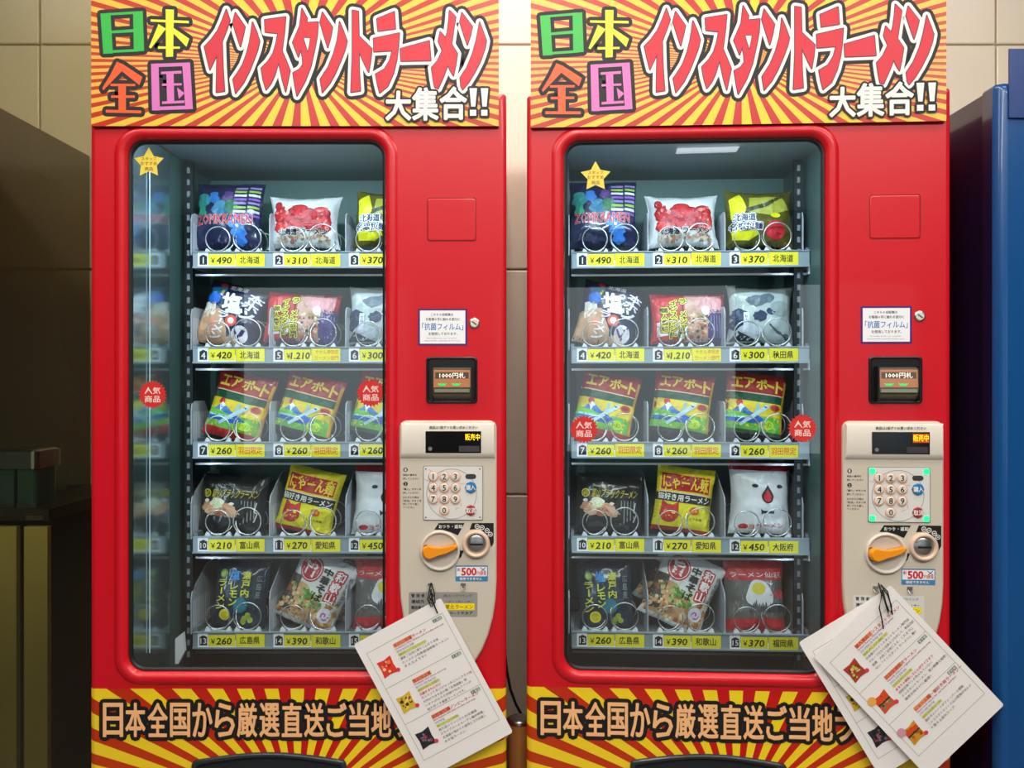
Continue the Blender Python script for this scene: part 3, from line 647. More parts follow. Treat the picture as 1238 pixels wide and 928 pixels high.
# ================================================================ THE MACHINES
def build_machine(loc, rotz, label, side):
    root = thing('vending_machine', label, 'vending machine', loc, rotz, 'red ramen vending machines')
    right = side == 'right'
    X0, X1 = 108, 612; WX0, WX1, WY0, WY1 = 155.3, 463.5, 170.3, 810.5; YB = 1040-0.; YT = 112
    LX0, LX1, LY0, LY1, LD = 144, 500, 144, 872, 282
    f = lambda x, y, d=0: front(x, y, -d*S)          # d pixels behind the front
    # --- cabinet: hollow red box
    mb = MB(); DB = 300
    o4 = [(X0+2, YT), (X1-2, YT), (X1-2, YB-6), (X0+2, YB-6)]
    mb.loops([[f(x, y, 34) for x, y in o4], [f(x, y, DB) for x, y in o4]], RED); mb.ngon([f(x, y, DB) for x, y in o4], RED)
    mb.build('cabinet', root)['label'] = 'red painted cabinet body'
    mb = MB()
    for fx in (X0+20, X1-50):
        for fd in (50, 300): mb = MB(); mb.box(f(fx, YB-6, fd), f(fx+30, YB, fd+40), RUB); mb.build('foot', root)
    # --- interior liner
    mb = MB(); A = [(LX0, LY0), (LX1, LY0), (LX1, LY1), (LX0, LY1)]
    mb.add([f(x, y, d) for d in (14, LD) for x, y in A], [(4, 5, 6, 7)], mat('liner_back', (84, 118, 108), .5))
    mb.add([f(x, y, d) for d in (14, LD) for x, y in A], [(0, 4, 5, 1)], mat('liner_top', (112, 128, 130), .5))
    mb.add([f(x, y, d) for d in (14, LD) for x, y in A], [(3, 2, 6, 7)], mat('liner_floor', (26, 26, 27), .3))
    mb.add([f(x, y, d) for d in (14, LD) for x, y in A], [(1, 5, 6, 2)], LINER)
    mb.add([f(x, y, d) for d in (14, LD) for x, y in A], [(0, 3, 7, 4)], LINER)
    mb.build('interior_liner', root)
    mb = MB(); mb.box(f(LX0+1, LY0+2, 16), f(LX0+4, LY1-4, 128), LINERM); mb.build('polished_side_panel', root)
    # perforated posts
    for xx in (LX0+8, LX1-20):
        mb = MB(); mb.box(f(xx, LY0+4, 166), f(xx+12, LY1-4, 172), mat('post_black', (34, 38, 38), .4, .5))
        for k in range(42):
            yy = LY0+12+k*16.8; mb.box(f(xx+4, yy, 165.6), f(xx+8, yy+8, 166), mat('post_slot', (120, 130, 130), .5))
        mb.build('perforated_post', root)
    # interior chute flap
    mb = MB(); mb.prism([(LX0+10, 800), (LX1-10, 800), (LX1-10, LY1-1), (LX0+10, LY1-1)], lambda x, y, h: f(x, y, 284-h/S), 0, .01, mat('chute_dark', (34, 30, 28), .28)); mb.build('delivery_chute', root)
    # --- door: front plate with a window opening
    mb = MB(); n = 7
    def lp(off, r, d): return [f(x, y, d) for x, y in rrect(WX0-off, WY0-off, WX1+off, WY1+off, r, n)]
    outer = lambda ins, r, d: [f(x, y, d) for x, y in rrect(X0+ins, YT+ins, X1-ins, YB-10-ins, r, n)]
    mb.loops([outer(2, 3, 33), outer(0, 3, 31), outer(0, 3, 7), outer(.6, 3, 4), outer(2.2, 3, 1.8), outer(4.5, 3, .5), outer(7, 3, 0)], RED, True)
    mb.loops([outer(7, 3, 0), lp(17, 33, 0)], RED)
    mb.build('door_panel', root)['label'] = 'glossy red door face'
    mb = MB(); lps = [lp(17.5, 33, .2), lp(16.5, 32, -.6), lp(15, 31, -2), lp(12.5, 29, -3.4), lp(9, 26, -3.8), lp(6, 24, -3), lp(3.6, 22, -1), lp(2.2, 21, 2), lp(1.6, 20, 8), lp(1.6, 20, 14)]
    mb.loops(lps, RED, True); mb.build('window_frame', root)['label'] = 'raised rounded red window frame'
    mb = MB(); mb.loops([lp(1.6, 20, 4), lp(-1.6, 17, 4), lp(-1.6, 17, 9)], RUB, True); mb.build('window_gasket', root)
    mb = MB(); gp = rrect(WX0-1, WY0-1, WX1+1, WY1+1, 19, n); mb.ngon([f(x, y, 7) for x, y in gp], GLASS); mb.build('glass_pane', root)['label'] = 'clear window glass'
    # led tube at top of the compartment + light
    mb = MB(); LE = mat('led_tube', (220, 240, 255), .5, emit=1.2); mb.tube([f(LX0+20, LY0+5, 24), f(LX1-20, LY0+5, 24)], .008, LE, 10); mb.build('light_tube', root)
    area('compartment_light', f((LX0+LX1)/2, LY0+11, 26), (math.radians(25), 0, 0), .62, .03, 5.5, (214, 234, 255), root)
    for xx, sgn in ((LX0+6, -1), (LX1-2, 1)):
        mb = MB(); mb.tube([f(xx, LY0+30, 66), f(xx, LY1-60, 66)], .0009, mat('led_strip', (220, 235, 255), .5, emit=.5), 6); mb.build('light_strip', root)
        area('strip_light', f(xx-sgn*1.6, 520, 66), (math.radians(90), 0, math.radians(62*sgn)), .003, 1.0, 1.1, (214, 230, 255), root)
    # --- shelves
    rowy = [306, 421, 536, 650.5, 766]; DS = 158
    for r in range(5):
        sh = thing('s', '', ''); sh.name = 'shelf'; del sh['label']; del sh['category']; sh.parent = root
        yt = rowy[r]; o = Lp(240, yt, DS); sh.location = o      # local origin: left top corner of first tag
        px = S*(FP+DS)/FP
        q = lambda x, y, d=0.: Vector(((x-240)*px, d*S, -(y)*px))       # x photo px, y px below tag top, d px behind tags
        mb = MB(); xa, xb = 233, 516
        mb.box(q(xa, -1, .6), q(xb, 17, 3), RAIL); mb.box(q(xa, -2.2, -1), q(xb, -1, 4), RAIL); mb.box(q(xa, 16, -1.2), q(xb, 18, 4), RAIL)
        mb.box(q(xa, 24, 10), q(xb, 26.5, 14), STEEL)
        mb.build('label_rail', sh)
        mb = MB(); mb.box(q(xa, 1.5, 4), q(xb, 3.0, 112), TRAY)
        for k in range(22): mb.box(q(238+k*12.6, 1.5, 4), q(240+k*12.6, .6, 112), TRAY)
        mb.box(q(xa, 3, 90), q(xb, 16, 112), TRAY)
        mb.build('tray', sh)
        # end brackets
        mb = MB(); mb.box(q(232, -6, 8), q(236, 18, 60), TRAY); mb.build('end_bracket', sh); mb = MB(); mb.box(q(513, -6, 8), q(517, 18, 60), TRAY)
        mb.box(q(516, 14, 4), q(528, 26, 12), PLW); mb.build('end_bracket', sh)
        for k in range(4):
            xx = 232+k*92.3-(3 if k == 0 else 0)
            pts = [(0, 1.5), (0, -40), (3, -48), (10, -51), (46, -51), (60, -38), (104, -30), (104, 1.5)] if r < 3 else [(0, 1.5), (0, -42), (4, -50), (52, -72), (60, -74), (104, -74), (104, 1.5)]
            mb = MB(); lp0 = [q(xx, y, 4+d) for d, y in pts]; lp1 = [q(xx+1.1, y, 4+d) for d, y in pts]
            mb.loops([lp0, lp1], DIV, cap0=True, cap1=True)
            for m_ in range(9): mb.box(q(xx+1.1, -2, 12+m_*7), q(xx+1.35, -38, 13.2+m_*7), PLW)
            mb.build('divider', sh)
        for c in range(3):
            num = r*3+c+1; bx = 240+91.4*c
            # number plate and paper tags
            mb = MB(); mp = lambda x, y, h, q=q: q(x, y, .4)+Vector((0, -h, 0))
            pr = Print(mb, mp, base=.0002)
            pr.rect(bx-1, -.5, bx+11.5, 16, PAPER, 1); pr.poly([(bx+1.2, 3.8), (bx+5.8, 1.6), (bx+10.4, 3.8), (bx+10.4, 13.8), (bx+1.2, 13.8)], K, 2)
            pr.text(str(num), (bx+2.4, 4.8, bx+9.2, 12.4), WH, 3, .015, keep=True)
            mb.build('number_plate', sh)
            t1 = 1.0+random.uniform(-.4, .6); mb = MB(); pr = Print(mb, mp, base=.0006)
            pr.rect(bx+11.5, 8, bx+80, 16.6, PAPER, 0); x2 = bx+(44 if num != 5 else 44)
            pr.rect(bx+12, t1, x2, 14.4+t1*.4, YEL, 1); pr.text('￥', (bx+15, 4.4+t1, bx+20, 10.8+t1), K, 2, .02); pr.text(PRICE[num], (bx+(22 if num != 5 else 20.5), 3.6+t1, bx+(40 if num != 5 else 43), 11.4+t1), K, 2, .035, 2, shear=.12)
            mb.build('price_tag', sh)
            t2 = .6+random.uniform(-.6, .6); mb = MB(); pr = Print(mb, mp, base=.0010)
            pr.rect(x2+1, t2, bx+80, 15.2+t2, YEL, 1)
            for k in range(5): pr.rect(x2+2, t2+1+k*3, x2+2.6, t2+2.4+k*3, ink(230, 120, 30), 2)
            OR = ink(226, 84, 20)
            if num == 5: pr.text('やかん亭限定', (x2+6, t2+1.4, bx+78, t2+7), OR, 2, .0, 1); pr.text('ラーメン部門', (x2+5, t2+8.6, bx+78, t2+14), OR, 2, .0, 1)
            elif 7 <= num <= 9: pr.text(ORI[num], (x2+4, t2+3, bx+77, t2+12), OR, 2, .02, 1)
            else: pr.text(ORI[num], (x2+6, t2+3, bx+74, t2+12), K, 2, .025, 1)
            mb.build('origin_tag', sh)
            # two wire spirals per column
            for k, (ox, rr) in enumerate(((21, 15.0), (57, 16.6))):
                cx = bx+ox; cy = -3.2-rr; path = []; turns = 3.0
                for i in range(int(turns*26)+1):
                    t = i/26; a = math.radians(120)+2*math.pi*t*(1 if k else -1)
                    tt = t if t < 1 else t
                    d = 5+(3*t if t < 1 else 3+(t-1)*44)
                    path.append(q(cx+rr*math.cos(a), cy+rr*math.sin(a)*1.0, d))
                mb = MB(); mb.tube(path, .0018, WIRE, 6); mb.build('wire_spiral', sh)
                mb = MB()
                for sx in (-1, 1):
                    a = cx+sx*12; pts = [(a-5, 0.5), (a+5, 0.5), (a+2.5+sx*1, -5), (a+sx*1.5, -7)]
                    mb.prism(pts, lambda x, y, h, q=q: q(x, y, 10-h/S), 0, .008, PLW)
                mb.box(q(cx-12, .5, 3), q(cx+12, -.8, 14), PLW)
                mb.build('spiral_holder', sh)
    # --- white latch at lower left of window
    if not right: mb = MB(); mb.prism([(202, 790), (212, 782), (214, 806), (206, 822), (202, 822)], lambda x, y, h: f(x-14, y, 60-h/S), 0, .012, PLW); mb.build('door_latch', root)
    # --- service hatch, lock, notice
    mb = MB(); h0 = lambda o, d: [f(x, y, d) for x, y in rrect(516-o, 239-o, 576+o, 292+o, 3, 3)]
    mb.loops([h0(0, -.05), h0(-.9, .0)], mat('hatch_gap', (110, 4, 12), .6)); mb.loops([h0(-.9, 0), h0(-1.2, -.45), h0(-2.2, -.6)], RED, True); mb.ngon(h0(-2.2, -.6), RED); mb.build('service_hatch', root)['label'] = 'square red hatch cover'
    mp = lambda x, y, h: front(x, y, h)
    mb = MB(); lx, ly = 573.5, 390.5
    if right: lx, ly = 574.5, 383.5
    mb.loops([[f(x, y, 0) for x, y in circ(lx, ly, 6.6)], [f(x, y, -1.6) for x, y in circ(lx, ly, 6.2)], [f(x, y, -1.8) for x, y in circ(lx, ly, 4.6)]], STEEL, True); mb.ngon([f(x, y, -1.8) for x, y in circ(lx, ly, 4.7)], CREAM2)
    Print(mb, mp, base=.0038).poly([(lx-3.2, ly-1.6), (lx-2.4, ly-2.4), (lx+3.2, ly+1.6), (lx+2.4, ly+2.4)], K, 1); mb.build('lock', root)['label'] = 'round silver key lock'
    ox, oy = (0, 0) if not right else (-.5, -1.)
    mb = MB(); pr = Print(mb, lambda x, y, h: front(x+ox, y+oy, h), base=.0003)
    if right:
        ox, oy = 0.5, -1.5
    pr.rect(505.5, 373, 565, 417.5, ink(70, 30, 110), 1); pr.rect(507.8, 375.2, 562.6, 415.2, ink(244, 244, 246), 2)
    pr.text('こちらの自販機は', (521, 378.5, 548, 381.8), K, 3, .02, 1); pr.text('お客様の手に触れる部分に', (515, 384, 556, 387.6), K, 3, .02, 1)
    pr.text('「抗菌フィルム」', (510.5, 390.5, 560, 399), ink(40, 120, 190), 3, .02, 1); pr.text('を使用しております。', (518, 401.5, 553, 405.2), K, 3, .02, 1)
    pr.text('This vending machine uses a special film', (516, 408, 552, 409.6), ink(90, 90, 90), 3, 0, 1); pr.text('antibacterial film to parts that customers touch', (513, 411, 556, 412.8), ink(90, 90, 90), 3, 0, 1)
    mb.build('film_notice', root)['label'] = 'white notice with purple border'
    # --- banknote slot
    mb = MB(); bz = lambda o, d, r=4: [f(x, y, d) for x, y in rrect(516-o, 432-o, 576.5+o, 486.5+o, r, 4)]
    DK = mat('bezel_black', (20, 18, 20), .35)
    mb.loops([bz(.8, .2), bz(.6, -1.6), bz(-1.2, -2), bz(-2, -1), bz(-2.4, -.5)], DK, True); mb.ngon(bz(-2.4, -.5), DK); mb.build('banknote_bezel', root)
    mb = MB(); pts = [(4, 444), (-3, 446), (-4, 470), (-2, 478), (4, 483)]
    L0 = [f(524, y, d-4) for d, y in pts]; L1 = [f(570, y, d-4) for d, y in pts]; mb.loops([L0, L1], mat('slot_body', (88, 86, 66), .3), closed=False)
    mb.ngon([f(524, 444, -.5)]+L0+[f(524, 484, -.5)], DK); mb.ngon([f(570, 444, -.5)]+L1+[f(570, 484, -.5)], DK)
    pr = Print(mb, lambda x, y, h: f(x, y, -7.0-(y-446)*.042)+Vector((0, -h, 0)), base=.0005)
    pr.rect(525, 447, 569, 468, mat('slot_orange_panel', (214, 138, 92), .35), 1); pr.rect(527, 450, 567, 457.5, ink(90, 78, 66), 2); pr.text('1000円札', (532, 450.5, 563, 457), mat('lit_white', (255, 236, 220), .5, emit=.6), 3, .03, 1)
    GL = mat('green_led', (70, 225, 110), .4, emit=.4)
    for cx in (535.5, 552): pr.poly([(cx-6, 463.5), (cx+6, 463.5), (cx+3, 466.5), (cx-3, 466.5)], GL, 4)
    mb.add([f(523.5, 446, -9.5), f(570.5, 446, -9.5), f(570.5, 474, -10), f(523.5, 474, -10)], [(0, 1, 2, 3)], CLEAR)
    mb.box(f(522, 443, -.5), f(524, 484, -10), DK); mb.box(f(570, 443, -.5), f(572, 484, -10), DK); mb.box(f(526, 470, -8.3), f(568, 474, -9), mat('slot_lip', (150, 146, 120), .25))
    mb.build('banknote_slot', root)['label'] = 'orange banknote slot with green arrows'
    # --- control panel
    cp = bpy.data.objects.new('control_panel', None); COL.objects.link(cp); cp.parent = root; cp['label'] = 'cream plastic control panel with rounded lower end'; cp.empty_display_size = .02
    def panel(o, d):
        x0, x1, y0 = 483.5+o, 600.5-o, 508+o; pts = []
        for i in range(7): a = math.radians(180+15*i); pts.append((x0+9+9*math.cos(a), y0+9+9*math.sin(a)))
        for i in range(7): a = math.radians(270+15*i); pts.append((x1-9+9*math.cos(a), y0+9+9*math.sin(a)))
        ym = 700
        for i in range(17):
            a = math.radians(i*180/16); pts.append(((x0+x1)/2+(x1-x0)/2*math.cos(a), ym+(118-o)*math.sin(a)))
        return [f(x, y, d) for x, y in pts]
    mb = MB(); mb.loops([panel(0, 0), panel(0, -3), panel(.6, -4.4), panel(2.2, -5.2)], CREAM, True); mb.ngon(panel(2.2, -5.2), CREAM); mb.build('panel_body', cp)
    H = 5.2*S
    # brow
    mb = MB(); prof = [(510.5, -5.2), (511.2, -7.4), (513, -8.4), (546, -8.8), (551, -8), (553.5, -5.2)]
    La = [f(485.6 if d > -8.2 else 486.6, y, d) for y, d in prof]; Lb = [f(598.4 if d > -8.2 else 597.4, y, d) for y, d in prof]; mb.loops([La, Lb], CREAM2, True, closed=False); mb.ngon(La, CREAM2); mb.ngon(Lb, CREAM2); mb.build('display_brow', cp)
    mb = MB(); pr = Print(mb, mp, base=8.9*S); pr.text('商品は1個ずつお買い求めください', (520, 514.2, 578, 517.8), K, 1, .02, 1)
    pr.rect(515.5, 520.5, 582, 546.5, mat('display_black', (14, 13, 14), .12), 2)
    AM = mat('led_amber', (255, 214, 20), .5, emit=1.6 if not right else 1.3); AM2 = mat('led_amber_orange', (190, 70, 0), .5, emit=.5)
    if right: pr.rect(562.5, 522.5, 581, 533, AM2, 3)
    pr.text('販売中', (563, 523.5, 580.5, 531.5), AM, 4, .0, 1); pr.poly(circ(521, 541.5, 2.4, 14), ink(120, 116, 112), 3); pr.rect(555.5, 538, 580, 545, ink(62, 56, 60), 3)
    mb.build('display_window', cp)['label'] = 'black display with lit amber characters'
    # instructions
    mb = MB(); pr = Print(mb, mp, base=H)
    for y, n_ in ((567, '1'), (584, '2')): pr.poly(circ(491, y, 2.7, 14), K, 1); pr.text(n_, (489.9, y-1.6, 492.1, y+1.6), CREAM2, 2, .02, 1)
    for y, st in ((572, '商品の番号を'), (576.5, '押してください'), (589, '「購入」ボタンを'), (593.5, '押してください'), (599, 'まちがえた時は'), (603, '「取消」ボタンを'), (607, '押してやり直し'), (611, 'てください')):
        pr.text(st, (488, y, 488+len(st)*2.75, y+2.6), K, 1, .02, 1)
    # labels round the coin parts
    pr.poly([(531, 631), (562, 631), (554, 646), (545, 642), (535, 639), (525.5, 639)], K, 1); pr.text('おつり・返却', (531, 633, 559, 637.5), WH, 3, .03, 1)
    pr.poly([(571, 631), (597, 631), (597, 655), (594, 660), (590, 646), (580, 638), (568, 639)], K, 1)
    for cx, cy in ((577, 635), (583, 636.5), (589, 640), (593, 644.5)): pr.poly(circ(cx, cy, 2.9, 14), WH, 2); pr.poly(circ(cx, cy, 2.1, 14), K, 3); pr.rect(cx-1.2, cy-.5, cx+1.2, cy+.5, WH, 4)
    pr.poly([(556, 664), (561, 664), (558, 672), (555.5, 674)], K, 1)
    mb.build('panel_print', cp)
    # keypad
    mb = MB(); kp = lambda o, d: [f(x, y, d) for x, y in rrect(513+o, 563+o, 583.5-o, 627-o, 1.5, 2)]
    PADM = mat('pad_white', (222, 220, 214), .3); mb.loops([kp(-.8, -5.2), kp(-.8, -5.8), kp(0, -5.8)], ink(128, 126, 124)); mb.loops([kp(0, -5.8), kp(.2, -6.4)], PADM); mb.ngon(kp(.2, -6.4), PADM)
    pr = Print(mb, mp, base=6.4*S); c24 = circ(546.5, 596, 30, 40); pr.stroke(c24, .35, ink(150, 148, 146), 1, True, 4)
    for cx, cy in ((515.5, 566), (580.5, 566), (515.5, 624), (580.5, 624)): pr.poly(circ(cx, cy, .9, 8), K, 2)
    rr_ = random.Random(5)
    for k in range(12):
        a = rr_.uniform(0, 6.28); cx, cy = 540+rr_.uniform(-22, 22), 592+rr_.uniform(-22, 26); pr.stroke([(cx, cy), (cx+5*math.cos(a), cy+5*math.sin(a))], .25, ink(226, 120, 96), 1, n=4)
    pr.poly(rrect(563, 572, 576, 578, 3, 4), ink(60, 58, 58), 2)
    if right:
        GC = mat('green_corner_led', (40, 236, 140), .4, emit=1.2)
        for cx, cy in ((517, 567), (579.5, 567), (517, 623), (579.5, 623)): pr.poly(rrect(cx-3.6, cy-3.6, cx+3.6, cy+3.6, 2.2, 3), GC, 3)
    o = mb.build('keypad', cp)
    if right: o['label'] = 'white keypad plate with glowing green corners'
    BT = mat('button_pale', (224, 214, 200), .3)
    for i, dgt in enumerate('1234567890'):
        cx, cy = (524.5+13.3*(i % 3), 575+13.5*(i//3)) if i < 9 else (537.8, 615.5)
        mb = MB(); mb.loops([[f(x, y, d) for x, y in circ(cx, cy, r_, 20)] for r_, d in ((5.6, -6.4), (5.4, -7.4), (4.9, -8), (4.2, -8.2))], BT, True); mb.ngon([f(x, y, -8.2) for x, y in circ(cx, cy, 4.2, 20)], BT)
        pr = Print(mb, mp, base=8.2*S); pr.text(dgt, (cx-3, cy-3.3, cx+3, cy+3.3), K, 1, .02, keep=True); pr.stroke(circ(cx, cy, 5.9, 18), .3, ink(236, 150, 110), -6, True, 4); mb.build('key_button', cp)
    for cy, c, st, nm in ((588, ink(30, 120, 176), '購入', 'blue purchase button'), (615.5, ink(160, 40, 50), '取消', 'dark red cancel button')):
        mb = MB(); r0 = 7.2 if st == '購入' else 6.6
        mb.loops([[f(x, y, d) for x, y in circ(569.5, cy, r_, 8)] for r_, d in ((r0, -6.4), (r0-.3, -7.8), (r0-1, -8.2))], c); mb.ngon([f(x, y, -8.2) for x, y in circ(569.5, cy, r0-1, 8)], c)
        Print(mb, mp, base=8.2*S).text(st, (569.5-5.6, cy-3.2, 569.5+5.6, cy+3.2), WH, 1, .03, 1); mb.build('key_button', cp)['label'] = nm
    # return dial and lever
    mb = MB(); cx, cy = 532.5, 664
    mb.loops([[f(x, y, d) for x, y in circ(cx, cy, r_, 40)] for r_, d in ((24, -5.2), (24, -8), (23, -9), (21.6, -9), (20.6, -6.8), (20, -6.2))], CREAM2, True); mb.ngon([f(x, y, -6.2) for x, y in circ(cx, cy, 20, 40)], mat('dial_face', (200, 190, 176), .35)); mb.build('return_dial', cp)
    mb = MB(); lev = [(511.5, 665), (513, 659.5), (518, 657), (524, 659), (534, 659.5), (545, 657.5), (553, 655.6), (554, 659.5), (548, 663), (540, 666.5), (531, 668.6), (525, 671.5), (519, 673), (514, 671)]
    OL = mat('lever_orange', (244, 150, 16), .35)
    cxl = sum(x for x, y in lev)/len(lev); cyl = sum(y for x, y in lev)/len(lev)
    sc_ = lambda k: [((x-cxl)*k+cxl, (y-cyl)*k+cyl) for x, y in lev]
    dk = [f(x+(-1.2), y+.2, -6.5) for x, y in sc_(1.06)]; mb.ngon(dk, ink(60, 40, 20)); mb.loops([[f(x, y, -6.4) for x, y in lev], [f(x, y, -13) for x, y in lev], [f(x, y, -14.4) for x, y in sc_(.88)]], OL, True); mb.ngon([f(x, y, -14.4) for x, y in sc_(.88)], OL); mb.build('return_lever', cp)['label'] = 'orange coin return lever'
    # coin slot
    mb = MB(); cx, cy = 576, 656
    mb.loops([[f(x, y, d) for x, y in circ(cx, cy, r_, 36)] for r_, d in ((16.6, -5.2), (16.2, -9), (15, -10.4), (12.6, -10), (11.8, -7))], mat('coin_ring_peach', (222, 192, 168), .35), True)
    mb.build('coin_ring', cp)
    mb = MB(); mb.loops([[f(x, y, d) for x, y in circ(cx, cy, r_, 32)] for r_, d in ((12, -7), (9, -8.6), (5, -9.2), (.01, -9.4))], STEEL, True)
    pr = Print(mb, mp, base=9.6*S); pr.poly(rrect(cx-8, cy-1.1, cx+8, cy+1.1, .8, 2), K, 1); mb.build('coin_slot', cp)['label'] = 'silver coin slot'
    # 500 yen sticker
    mb = MB(); pr = Print(mb, mp, base=H+.0002); pr.rect(551, 682, 590, 701, ink(60, 130, 180), 1); pr.rect(552, 683.5, 589, 695, ink(240, 238, 236), 2)
    pr.text('新', (553, 685, 557, 689), ink(190, 40, 60), 3, .02, 1); pr.text('500', (558.5, 685, 576, 693.8), ink(206, 30, 50), 3, .05); pr.text('円硬貨', (577, 689, 588, 693.8), ink(206, 30, 50), 3, .02, 1); pr.text('使用できません', (556, 696.3, 583, 699.6), WH, 3, .03, 1)
    pr.stroke([(581, 684.5), (587, 689)], .35, K, 4); pr.stroke([(587, 684.5), (582, 689)], .35, K, 4); mb.build('coin_sticker', cp)['label'] = 'blue and white 500 yen sticker'
    # nameplate
    mb = MB(); pr = Print(mb, mp, base=H+.0002); PLM = mat('nameplate_silver', (168, 164, 156), .35, .3) if not right else mat('nameplate_white', (214, 212, 206), .35)
    pr.poly(rrect(495, 714, 577.5, 743.5, 2, 3), PLM, 1)
    for k, st in enumerate(('管 理 者', '連絡先', '電話番号')): pr.text(st, (498, 716+k*7.2, 514, 720.2+k*7.2), K, 3, .02, 1)
    pr.text('(株)ビッグウイング', (536, 716.5, 571, 720.5), ink(70, 70, 74), 3, 0, 1); pr.text('・ー・・ー・・ー・', (540, 724, 571, 726.5), ink(90, 90, 94), 3, 0, 1)
    pr.rect(536, 727.5, 574, 735.5, ink(246, 220, 20), 2); pr.text('東北ラーメン', (539, 729, 572, 734.4), ink(120, 90, 20), 3, .01, 1); pr.text('-30-1937', (536, 737.5, 572, 740.5), K, 3, .01, 1)
    mb.build('nameplate', cp)['label'] = 'silver operator plate with yellow highlight' if not right else 'white operator plate with yellow highlight'
    for hx in (521, 560.5):
        mb = MB(); mb.box(f(hx-3, 703, -5.2), f(hx+3, 708, -6.6), STEEL); mb.tube([f(hx-2, 707, -6), f(hx-2, 710, -9), f(hx+2, 710, -9), f(hx+2, 707, -6)], .0013, STEEL, 6); mb.build('hook', cp)
    # --- bottom banner
    mb = MB(); mb.ngon([f(x, y, -.25) for x, y in ((114.2, 832), (606, 832), (606, 1028), (114.2, 1028))], BANM)
    # wraps round the door edges
    for xs_ in ([(114.2, -.25), (112, .5), (110, 1.8), (108.3, 4), (107.8, 7), (107.8, 16)], [(606, -.25), (608, .5), (610, 1.8), (611.7, 4), (612.2, 7), (612.2, 16)]):
        mb.loops([[f(x-.0, 832, d-.25) for x, d in xs_], [f(x, 1028, d-.25) for x, d in xs_]], BANM, closed=False)
    mb.build('sunburst_banner', root)['label'] = 'yellow and red ray banner'
    mb = MB(); pr = Print(mb, mp, base=.0009)
    for i, ch in enumerate('日本全国から厳選直送ご当地ラーメン'):
        x0 = 124+i*27.0
        if ch == 'ー': pr.rect(x0+1, 866, x0+25, 872, PEACH, 4); pr.stroke([(x0+2, 869), (x0+24, 869)], 7, K, 3); continue
        pr.text(ch, (x0+1.6, 849.5, x0+24.6, 889.5), PEACH, 5, .0, 2, ((5.4, K), (.75, PEACH)))
    mb.build('banner_lettering', root)['label'] = 'peach lettering with black outline'
    # --- pickup slot
    mb = MB(); DKF = mat('slot_frame_dark', (52, 58, 62), .22, .3)
    def arch(o, d):
        x0, x1, yb = 234+o, 418-o, 1012-o; pts = [(x0, yb), (x0, 928)]
        for i in range(1, 8): a = math.radians(180+i*(60/8.)); pts.append((x0+8+8*math.cos(a)*1.0, 926+o-9*math.sin(a)*-1.0))
        for i in range(13): t = i/12; pts.append((x0+12+(x1-x0-24)*t, 917.5+o-8*math.sin(math.pi*t)))
        for i in range(1, 8): a = math.radians(300+i*(60/8.)); pts.append((x1-8+8*math.cos(a), 926+o+9*math.sin(a)))
        pts += [(x1, 928), (x1, yb)]
        return [f(x, y, d) for x, y in pts]
    mb.loops([arch(-1, -.2), arch(-1, -4), arch(1, -5), arch(4, -4), arch(5, 2)], DKF, True); mb.build('pickup_frame', root)
    mb = MB(); mb.ngon(arch(4.6, -.6), mat('flap_smoked', (30, 36, 42), .12, .0)); mb.build('pickup_flap', root)
    # --- stickers on the glass
    def star(cx, cy, lab):
        mb = MB(); pr = Print(mb, lambda x, y, h: f(x, y, 6.6)+Vector((0, -h, 0)), base=.0002); pr.poly(starp(cx, cy, 19, 10.2, 5), ink(236, 214, 76), 1)
        RI = ink(150, 60, 20); pr.text('スタッフ', (cx-9, cy-7, cx+9, cy-3), RI, 2, .01, 1); pr.text('おすすめ', (cx-10, cy-1.4, cx+10, cy+3), RI, 2, .01, 1); pr.text('商品', (cx-5, cy+5, cx+5, cy+9.4), RI, 2, .01, 1); mb.build('star_sticker', root)['label'] = lab
    def pop(cx, cy):
        mb = MB(); pr = Print(mb, lambda x, y, h: f(x, y, 6.6)+Vector((0, -h, 0)), base=.0002); pr.poly(starp(cx, cy, 17.5, 14.6, 24), ink(212, 44, 40), 1)
        pr.text('人気', (cx-9.5, cy-9, cx+9.5, cy-.8), ink(244, 214, 206), 2, .03, 1); pr.text('商品', (cx-9.5, cy+1.2, cx+9.5, cy+9.4), ink(244, 214, 206), 2, .03, 1); mb.build('round_sticker', root)['label'] = 'red jagged round sticker on the glass'
    if right:
        c = Rp(720, 215, 7); star(c.x/S+360, 464-(c.z-CAMZ)/S, 'yellow star sticker at upper left of glass')
        for px, py in ((706, 520), (970, 519)): c = Rp(px, py, 7); pop(c.x/S+360, 464-(c.z-CAMZ)/S)
    else:
        star(177, 195, 'yellow star sticker at upper left of glass'); pop(181.5, 477); pop(447, 475)
    # --- packets
    POS, fn = (POSR, Rp) if right else (POSL, Lp)
    colw = ('left', 'middle', 'right'); roww = ('top', 'second', 'third', 'fourth', 'bottom')
    for n_, (nm, lab, w_, h_, T, wrap, seals, art) in KINDS.items():
        x, y, ang = POS[n_]; P = Packet(w_, h_, T, .06 if n_ not in (6, 12, 14, 2) else .12, n_+(20 if right else 0), .10 if n_ in (2, 6, 3) else .03)
        pos = fn(x, y, 193)
        build_packet(nm, '%s, %s row, %s machine' % (lab, roww[(n_-1)//3], side), 'ramen packets in the %s machine' % side, P, pos, ang, 9, wrap, seals, art, root)
    x, y, ang = POS[14]; P = Packet(80, 86, 9, .1, 77, .03)
    build_packet('noodle_packet', 'second soba packet showing behind the steeply tilted one, %s machine' % side, 'ramen packets in the %s machine' % side, P, fn(x+(14 if not right else -6), y-10, 226), 10 if not right else 32, 9, FO['white'], (FO['ice'], FO['ice']), art_waka, root)
    return root

